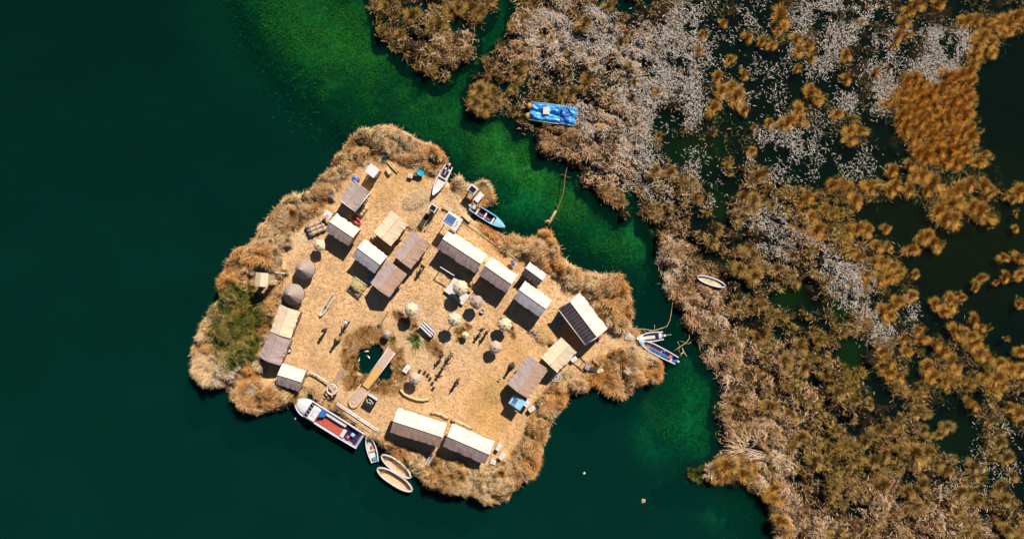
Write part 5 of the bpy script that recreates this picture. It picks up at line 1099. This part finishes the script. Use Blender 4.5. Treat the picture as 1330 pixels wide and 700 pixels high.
# drying rack
pp = at(465, 370, G + .9, 36); t = thing('drying_rack', 'wooden rack heaped with yellowish reeds below the blue grey roof', 'rack', pp[0], pp[1])
for s in (-1, 1):
    MB().box((0, s * .62, .9), (2.0, .08, .08)).build('rail', M['offwhite'], t)
    for e in (-1, 0, 1): MB().tube([(e * .9, s * .62, 0), (e * .9, s * .62, .95)], .05, 6).build('leg', M['dark_wood'], t)
for i in range(5): MB().tube([(-.8 + i * .4, -.62, .94), (-.78 + i * .4, .62, .94)], .035, 5).build('slat', M['dark_wood'], t)
m_ = MB()
for i in range(16):
    y = random.uniform(-.5, .55); m_.tube([(random.uniform(-1.1, -.7), y, 1.0), (0, y + random.uniform(-.15, .15), 1.08), (random.uniform(.6, 1.1), y + random.uniform(-.25, .25), 1.0)], .035, 5)
m_.build('drying_reeds', mat_noise('yellow_reeds', (.5, .4, .12), (.72, .62, .3), (2, 9, 9)), t)
bundle('pale_pole', 'white bent pole lying in the shadow above the drying rack', (454, 349), (478, 370), .05, 1, 'offwhite')
def solar(label, px, py, L, W, ang, h=.6, tilt=.25):
    loc, rz = at(px, py, G + h, ang); t = thing('solar_array', label, 'solar panel', loc, rz); Mx = Matrix.Rotation(tilt, 4, 'X')
    MB().box((0, 0, h), (L - .1, W - .1, .05), M=Mx).build('cells', M['solar'], t); MB().box((0, 0, h - .03), (L, W, .05), M=Mx).build('frame', M['white'], t)
    for s in (-1, 1): MB().tube([(s * L * .3, 0, 0), (s * L * .3, 0, h - .04)], .035, 5).build('leg', M['metal'], t)
solar('small upright solar panel with white rim beside the drying rack', 479.5, 361, .55, 1.0, 35)
solar('blue solar panel in the shadow left of the black roofed hut', 723, 420, .55, .95, 8)
solar('tiny blue white panel in the reeds behind the upper right huts', 666, 341.5, .5, .9, -18)
# lookout tower
pp = at(341, 363, G + 3.4, 5); t = thing('lookout_tower', 'whitish lookout tower casting a long black shadow at the left end', 'tower', pp[0], pp[1])
for sx in (-1, 1):
    for sy in (-1, 1): MB().tube([(sx * .65, sy * .75, 0), (sx * .5, sy * .6, 3.4)], .07, 6).build('post', M['wood'], t)
MB().box((0, 0, 3.1), (1.3, 1.5, .1)).build('platform', M['pale_wood'], t)
for s in (-1, 1): MB().box((s * .62, 0, 1.9), (.04, 1.2, 2.2)).build('reed_screen', M['bundle'], t)
MB().loft([[Vector((-.78, -.85, 3.75)), Vector((0, -.85, 4.15)), Vector((.78, -.85, 3.75)), Vector((.78, -.85, 3.68)), Vector((0, -.85, 4.07)), Vector((-.78, -.85, 3.68))], [Vector((-.78, .85, 3.75)), Vector((0, .85, 4.15)), Vector((.78, .85, 3.75)), Vector((.78, .85, 3.68)), Vector((0, .85, 4.07)), Vector((-.78, .85, 3.68))]]).build('roof', M['thatch'], t)
for s in (-1, 1):
    MB().tube([(s * .22 + 1.0, -.2, 0), (s * .22 + .72, -.2, 3.3)], .035, 5).build('ladder_rail', M['offwhite'], t)
MB().box((1.35, .95, 1.1), (1.3, .12, .1)).build('side_beam', M['offwhite'], t); MB().tube([(1.9, .95, 0), (1.9, .95, 1.1)], .05, 5).build('beam_post', M['wood'], t)
crate('pale_box', 'pale box at the foot of the lookout tower on its right', 354.5, 366, .7, .6, .6, 20, 'offwhite')
# ladder at the bottom shore
pp = at(558.5, 595.5, G + .5, -58); t = thing('ladder', 'white ladder lying in the shadow below the left bottom hut', 'ladder', pp[0], pp[1]); t.location.z = G + .55
for s in (-1, 1): MB().box((0, s * .2, .0), (1.8, .06, .07)).build('rail', M['white'], t)
for i in range(7): MB().box((-.78 + i * .26, 0, .01), (.06, .34, .05)).build('rung', M['white'], t)
# beside the right bottom hut
crate('white_box', 'white box heap by the gable of the right bottom hut, upper one', 647.5, 581, .75, .45, .6, -58, 'white', 'white')
crate('white_box', 'pinkish box in the middle beside the right bottom hut', 652, 592, .9, .5, .45, -50, 'thatch_pink', 'offwhite')
crate('white_box', 'whitish box nearest the shore beside the right bottom hut', 640.5, 600, .6, .45, .4, 20, 'offwhite', 'white')
crate('red_cooler', 'pink red cooler at the corner of the black roofed hut', 779, 437, .5, .5, .5, 30, 'red', 'red')
crate('white_cooler', 'white cooler in the yard right of the square tan hut', 745.5, 466.5, .75, .45, .45, -40, 'white', 'white')
crate('wash_box', 'lilac white tub in the yard below the black roofed hut', 763, 477, .5, .5, .45, 20, 'white', 'lilac')
crate('cream_sack_box', 'cream box beside the two yard benches at the right tip', 779.5, 481.5, .75, .35, .35, -15, 'cream', 'cream')
crate('fish_box', 'small reddish box between the square tan hut and the purple pile', 717, 445, .45, .4, .4, 20, 'red', 'wood')
bench('cream bench in the yard at the right tip, left one of two', 774, 470, 1.0, .22, .4, 42, 'cream')
bench('cream bench in the yard at the right tip, right one of two', 781, 476, 1.0, .22, .4, -50, 'cream')
table('dark_table', 'dark low table behind the lilac tub in the yard at the right tip', 771, 480, 1.0, .5, .45, 15, 'dark_wood')
pp = at(755, 473, G + .1, 42); t = thing('wooden_frame', 'square wooden frame laid on the straw right of the tan hut', 'frame', pp[0], pp[1])
for s in (-1, 1): MB().box((0, s * .55, .08), (2.1, .07, .1)).build('rail', M['dark_wood'], t)
for s in (-1, 0, 1): MB().box((s * .95, 0, .08), (.07, 1.02, .1)).build('crossbar', M['dark_wood'], t)
# white ring frame below tan hut
loc, _ = at(722.5, 490, G + .6, 0); t = thing('wire_reel', 'round white wire frame between the tan hut and the shore reeds', 'frame', loc)
for r_ in (.3, .6): MB().tube([(r_ * math.cos(a_), r_ * .9 * math.sin(a_), .6) for a_ in np.linspace(0, 2 * math.pi, 17)], .05, 5).build('hoop', M['metal'], t)
for i in range(6): a_ = i * 1.05; MB().tube([(.1 * math.cos(a_), .1 * math.sin(a_), .62), (.85 * math.cos(a_), .8 * math.sin(a_), .5)], .035, 5).build('spoke', M['metal'], t)
for i in range(3): a_ = i * 2.1; MB().tube([(.6 * math.cos(a_), .54 * math.sin(a_), .6), (.65 * math.cos(a_), .6 * math.sin(a_), 0)], .03, 5).build('leg', M['metal'], t)
# purple pile
loc, _ = at(694, 434, G + .3, 0); t = thing('scrap_pile', 'pile of purple dark stakes left of the square tan hut', 'pile', loc, -R(35))
for i in range(11):
    MB().tube([(-.9 + i * .17, random.uniform(-.5, -.3), .05), (-.85 + i * .17, random.uniform(.2, .6), .45)], .045, 5).build('stake', M['lilac' if i % 3 else 'dark_wood'], t)
MB().box((0, .1, .1), (1.8, .12, .12)).build('support', M['wood'], t)
# white plastic sheet at the tip
p = P(816, 434, G + .1); t = thing('plastic_sheet', 'white triangular plastic sheet folded over the shore by the right tip boats', 'sheet', (p.x, p.y, G + .02), 0)
q = MB(); q.add([(-.55, 1.25, .2), (.05, .3, .38), (.85, -.45, .25), (.75, -.75, .1), (-.5, -.7, .12), (-.25, .2, .2), (-.1, -.3, .3)], [(0, 5, 1), (5, 6, 1), (1, 6, 2), (6, 3, 2), (6, 4, 3), (5, 4, 6)])
q = q.build('sheet', M['offwhite'], t); q.modifiers.new('thick', 'SOLIDIFY').thickness = .04
# stumps
for i, (x_, y_) in enumerate([(545.5, 481), (552, 483), (556, 486.5), (559, 491), (562, 497), (563, 503.6)]):
    loc, _ = at(x_, y_, G + .3, 0); t = thing('reed_stool', 'small dark reed stool in the curved row right of the pinkish parasol', 'stool', loc, 0, 'curved row of small dark stools')
    MB().lathe([(.17, 0), (.15, .2), (.19, .34), (.05, .36)], 12, wob=.06, seed=i).build('seat', M['dark_wood'], t); MB().lathe([(.18, .13), (.18, .2)], 12).build('binding', M['rope'], t)
# plants in the village
def plant(label, px, py, r, h):
    t = thing('green_plant', label, 'plant', P(px, py, G)); me = tussock_mesh('leaves', 240, r, h, ((.03, .07, .01), (.06, .1, .015)), ((.12, .2, .03), (.28, .34, .08)), .09)
    link('leaves', me, t); MB().tube([(0, 0, -.05), (0, 0, h * .4)], .06, 6).build('stem', M['wood'], t)
plant('round green bush between the striped table and the inner pond', 539.3, 440, .65, 1.1)
plant('small green plant at the upper right edge of the inner pond', 510.5, 441, .42, .6)
# ropes and floating branches
def rope(name, label, pts_px, r, mat='rope', cat='rope', twigs=0, z=.1):
    ps = [P(*q, z) for q in pts_px]; c_ = sum(ps, Vector()) / len(ps); t = thing(name, label, cat, (c_.x, c_.y, 0))
    MB().tube([(p.x - c_.x, p.y - c_.y, z + random.uniform(-.03, .03)) for p in ps], r, 6).build('strand', M[mat], t)
    for i in range(twigs):
        k = random.randrange(1, len(ps) - 1); p = ps[k] - c_; a_ = random.random() * 6.28
        MB().tube([(p.x, p.y, z), (p.x + .4 * math.cos(a_), p.y + .4 * math.sin(a_), z + .03), (p.x + .8 * math.cos(a_ + .3), p.y + .8 * math.sin(a_ + .3), z)], r * .6, 5).build('twig', M[mat], t)
rope('straw_rope', 'thick straw rope tying the island to the marsh across the channel', [(738, 205), (737, 215), (734, 228), (733, 240), (731, 252), (728, 262), (724, 272), (719, 280), (714, 289), (709, 300)], .06, 'straw_dark', twigs=6)
rope('frayed_straw', 'frayed straw thickening on the lower end of the channel rope', [(722, 274), (718, 281), (715, 287), (712, 292)], .18, 'rope', 'straw', 3)
rope('floating_branch', 'thin pale branch floating above the cream white boat', [(826, 428), (835, 427), (848, 429.5), (857, 427), (866, 424), (870, 416), (871.5, 408), (873, 398), (874, 390)], .04, 'bundle', 'branch', 5)
rope('mooring_branch', 'pale branch running from the blue and white boat to the marsh', [(875, 456), (882, 451), (890, 446), (895, 440), (895.5, 432), (893, 424), (889, 416)], .04, 'bundle', 'branch', 5)
rope('floating_branch', 'short pale branch floating just right of the blue and white boat', [(886, 452), (888, 457), (892, 463)], .06, 'bundle', 'branch', 2)
# wide reed platform lying in the shore of the marsh (fan of cut reeds)
def fan(label, px, py, n, L0, a0, a1, mat, name='cut_reed_fan'):
    p = P(px, py, .3); t = thing(name, label, 'reed pile', (p.x, p.y, .75))
    for i in range(n):
        a_ = R(a0 + (a1 - a0) * i / (n - 1)) + random.uniform(-.45, .45); l = L0 * random.uniform(.35, 1.1); ox, oy = random.uniform(-.9, .9), random.uniform(-.7, .7)
        MB().tube([(ox, oy, .2), (ox + l * .5 * math.cos(a_), oy + l * .5 * math.sin(a_), .4), (ox + l * math.cos(a_ + .2), oy + l * math.sin(a_ + .2), .2)], .06, 5, .02).build('reed', M[mat], t)
fan('splayed heap of long pale cut reeds at the lower marsh shore', 960, 580, 34, 2.6, 60, 210, 'bundle')
fan('smaller pale cut reed heap right of the splayed one', 978, 574, 20, 1.8, 20, 170, 'thatch_pink')
fan('pale cut reeds lying flat above the golden tongue of the lower marsh shore', 985, 592, 26, 3.4, 165, 200, 'thatch_pink')
# golden reed bank sticking out from the lower marsh shore
for i, (x_, y_, r_) in enumerate([(925, 612, 11), (935, 610, 12), (945, 607, 13), (955, 606, 13), (965, 604, 13), (975, 601, 12), (984, 598, 10), (930, 620, 9), (942, 619, 10), (954, 618, 10), (966, 617, 10), (978, 611, 9)]):
    tussock(x_, y_, r_, 'orange' if i % 3 else 'straw', 'golden_reed_clump', 'golden reed clump on the tongue sticking out from the lower marsh shore', 'reed clump', 'golden reed clumps on the lower marsh tongue', max(.0, float(marsh_z(np.array(x_), np.array(y_)))) - .05)
for i, (x_, y_, r_) in enumerate([(898, 613, 7), (905, 617, 8), (912, 622, 8), (914, 612, 7)]):
    tussock(x_, y_, r_, 'green', 'green_reed_tip', 'dark green reed clump at the very tip of the lower marsh tongue', 'reed clump', 'dark green reeds at the tip of the marsh tongue', .0)
for i, (x_, y_, r_) in enumerate([(1004, 622, 8), (1005, 636, 9), (1006, 650, 9), (1010, 664, 10), (1014, 678, 10), (1022, 692, 10), (1000, 645, 7), (1018, 665, 8), (1026, 680, 8), (1012, 650, 8)]):
    tussock(x_, y_, r_, 'orange', 'golden_reed_clump', 'golden reed clump on the bank that runs to the bottom edge', 'reed clump', 'golden reed clumps on the bottom bank of the marsh', max(.0, float(marsh_z(np.array(x_), np.array(y_)))) - .05)
# small rubbish in the marsh, floating bits
bag = MB(); bag.lathe([(.08, 0), (.28, .08), (.24, .2), (.1, .3), (.05, .36)], 12, wob=.25, seed=5)
o = bag.build('plastic_bag', M['tank'], None, P(961, 394, .35)); tag(o, 'pale blue plastic bag caught in the marsh straw below the canoe', 'bag')
t = thing('striped_bundle', 'round pile of striped pinkish reeds left below the stranded canoe', 'reed pile', P(904.5, 386, .5), .4)
for i in range(7): MB().tube([(-.6, -.45 + i * .15, .15), (.1, -.45 + i * .15, .3), (.65, -.42 + i * .15, .15)], .06, 6).build('reed', M['thatch_pink' if i % 2 else 'wood'], t)
o = MB().lathe([(.05, -.1), (.28, -.05), (.3, .05), (.1, .12)], 9, wob=.3, seed=8).build('floating_tuft', M['rope'], None, P(835.5, 650, 0)); tag(o, 'small tan tuft drifting alone on the dark water at the bottom', 'tuft')
for i, (x_, y_) in enumerate([(384, 543), (759, 614)]):
    o = MB().lathe([(.02, -.04), (.13, -.02), (.15, .05), (.04, .09)], 8, wob=.3, seed=9 + i).build('foam_piece', M['white'], None, P(x_, y_, 0)); tag(o, ['tiny white piece floating below the bow of the tour boat', 'tiny white piece drifting right of the lower right shore'][i], 'float')
for i, (x_, y_) in enumerate([(466.5, 467), (479, 463.5), (477, 456)]):
    t = thing('duck', 'white duck swimming on the small pond inside the island', 'duck', P(x_, y_, 0), 1.2 + i, 'white ducks on the inner pond')
    MB().loft([[Vector((x, r * math.cos(q), .08 + zc + r * .8 * math.sin(q))) for q in np.linspace(0, 6.283, 9)[:-1]] for x, r, zc in ((-.26, .02, .08), (-.18, .08, .04), (-.05, .12, 0), (.08, .11, .0), (.15, .06, .06), (.18, .04, .16), (.21, .05, .22), (.27, .04, .23), (.3, .015, .22))], smooth=True).build('body', M['white'], t)
    MB().box((.33, 0, .28), (.08, .04, .02), taper=.7).build('beak', M['ochre'], t)

# ------------------------------------------------------------------ people
def person(label, px, py, face, top, bottom, hat=None, skirt=False, arms=0.25, stride=.12):
    foot = P(px, py, G + 1.2); t_loc = (foot.x, foot.y, G)
    J = [(0, 0, .95), (0, 0, 1.15), (0, 0, 1.38), (0, 0, 1.48), (0, 0.01, 1.56), (0, 0.015, 1.66),
         (.1, 0, .88), (.1, stride, .5), (.1, stride * .6, .1), (.1, stride * .6 + .16, .04),
         (-.1, 0, .88), (-.1, -stride, .5), (-.1, -stride * 1.3, .1), (-.1, -stride * 1.3 + .16, .04),
         (.19, 0, 1.36), (.19 + arms * .8, .03, 1.12), (.2 + arms, .14, .92), (.2 + arms, .18, .85),
         (-.19, 0, 1.36), (-.19 - arms * .8, .03, 1.12), (-.2 - arms, .14, .92), (-.2 - arms, .18, .85)]
    E = [(0, 1), (1, 2), (2, 3), (3, 4), (4, 5), (0, 6), (6, 7), (7, 8), (8, 9), (0, 10), (10, 11), (11, 12), (12, 13), (2, 14), (14, 15), (15, 16), (16, 17), (2, 18), (18, 19), (19, 20), (20, 21)]
    Rd = [.14, .13, .15, .06, .09, .095, .09, .065, .045, .035, .09, .065, .045, .035, .06, .045, .03, .03, .06, .045, .03, .03]
    me = bpy.data.meshes.new('body'); me.from_pydata(J, E, []); me.materials.append(M['skin'])
    root = link('person', None); root.location = t_loc; root.rotation_euler = (0, 0, face); tag(root, label, 'person')
    b_ = link('body', me, root)
    b_.modifiers.new('skin', 'SKIN'); sl = me.skin_vertices.new(name='skin') if not me.skin_vertices else me.skin_vertices[0]
    for i, r in enumerate(Rd): sl.data[i].radius = (r, r); sl.data[i].use_root = (i == 0)
    s = b_.modifiers.new('sub', 'SUBSURF'); s.levels = 1; s.render_levels = 1
    MB().lathe([(.19, .86), (.2, 1.0), (.19, 1.2), (.22, 1.36), (.16, 1.45), (.08, 1.49)], 14).build('shirt', M[top], root)
    sl_ = MB()
    for k in (1, -1): sl_.tube([(k * .17, 0, 1.37), (k * (.19 + arms * .8), .03, 1.12), (k * (.195 + arms), .12, .96)], .078, 8, .05)
    sl_.build('sleeves', M[top], root)
    if skirt: MB().lathe([(.42, .3), (.38, .45), (.26, .8), (.18, 1.0)], 16, wob=.06).build('skirt', M[bottom], root)
    else:
        q = MB()
        q.tube([(.09, 0, .98), (.1, stride, .5), (.1, stride * .6, .1)], .115, 8, .065); q.tube([(-.09, 0, .98), (-.1, -stride, .5), (-.1, -stride * 1.3, .1)], .115, 8, .065); q.build('trousers', M[bottom], root)
    if hat: MB().lathe([(.2, 1.72), (.21, 1.735), (.11, 1.75), (.1, 1.86), (.03, 1.88)], 16).build('hat', M[hat], root)
    else: MB().lathe([(.1, 1.66), (.112, 1.72), (.09, 1.8), (.03, 1.83)], 12).build('hair', M['hair'], root)
person('person in dark clothes and hat standing alone, leftmost on the open straw', 421, 429, .6, 'navy', 'black', 'black')
person('person with pale hat walking right of the lone figure in dark clothes', 450, 418.5, 2.2, 'tank', 'black', 'offwhite')
person('person in an ochre top bending toward the small pond, lowest of the left three', 437, 441, 1.2, 'ochre', 'wood', 'dark_wood', True)
person('person in black standing at the upper end of the stool row', 573, 463, .3, 'black', 'navy')
person('person in brown standing just right of the curved stool row', 575, 478, 2.8, 'wood', 'black', 'black')
person('person in dark clothes farthest right and highest of the central group', 586, 460, -1.0, 'black', 'black', 'wood')
person('person with arms spread, wearing black, below the central group', 593.5, 496, .9, 'black', 'navy', None, False, .38, .2)
person('person in black standing left of the lower right parasol pair, left one of two', 625.5, 428.5, .2, 'black', 'black', 'black')
person('person in navy standing left of the lower right parasol pair, right one of two', 632, 432, .5, 'navy', 'black')
person('person in dark clothes beside the left wall of the pale pinkish hut', 665.5, 475, 1.1, 'black', 'wood', 'dark_wood', True)
person('person in black near the left post of the goal frame', 548.5, 346, 2.0, 'black', 'navy', 'black')
# pale heap of loose straw left of the kiosk
def heap(label, px, py, rx, ry, h, rot, n, cb, ct):
    t = thing('straw_heap', label, 'straw heap', P(px, py, G - .03), R(rot))
    a = rng.random(n) * 6.283; q = np.sqrt(rng.random(n)); x_ = q * np.cos(a) * rx; y_ = q * np.sin(a) * ry
    z_ = h * np.clip(1 - q ** 2, 0, 1) ** .8
    k = 24; vs = [(rx * r_ * math.cos(t_), ry * r_ * math.sin(t_), h * max(0, 1 - r_ * r_) ** .8 - .04) for r_ in (1.0, .85, .65, .4, .15) for t_ in np.linspace(0, 2 * math.pi, k + 1)[:-1]]
    fs = [(i * k + j, i * k + (j + 1) % k, (i + 1) * k + (j + 1) % k, (i + 1) * k + j) for i in range(4) for j in range(k)] + [tuple(4 * k + j for j in range(k))]
    MB().add(vs, fs, True).build('mound', M['bundle'], t)
    da = rng.random(n) * 6.283; ti = rng.normal(.12, .2, n); d = np.stack([np.cos(da) * np.cos(ti), np.sin(da) * np.cos(ti), np.sin(ti)], 1)
    V, qd, tr_, C = blades(np.stack([x_, y_, z_ + .02], 1), d, rng.uniform(.25, .6, n), rng.uniform(.03, .05, n), rc(n, *cb, .15), rc(n, *ct, .15), .2)
    link('loose_straw', mesh_np('heap_straw', V, qd, tr_, C, M['reed']), t)
heap('pale heap of loose straw just left of the kiosk with the black panel', 541, 260, 1.8, .9, .4, 25, 2600, ((.6, .38, .2), (.78, .54, .32)), ((.7, .46, .26), (.92, .7, .46)))
heap('small pale straw heap between the goal side hut gable and the dark trough', 536, 292, .8, .5, .35, -30, 700, ((.5, .3, .14), (.7, .46, .25)), ((.6, .4, .2), (.85, .6, .36)))
heap('golden straw heap left of the low solar panel shelter', 646, 508, 1.6, 1.2, .3, 40, 1600, ((.6, .34, .1), (.75, .45, .17)), ((.7, .42, .15), (.9, .6, .28)))
heap('golden straw heap above the square tan hut', 706, 436, 1.2, .8, .5, -40, 1200, ((.55, .3, .1), (.7, .42, .17)), ((.7, .42, .15), (.9, .62, .3)))
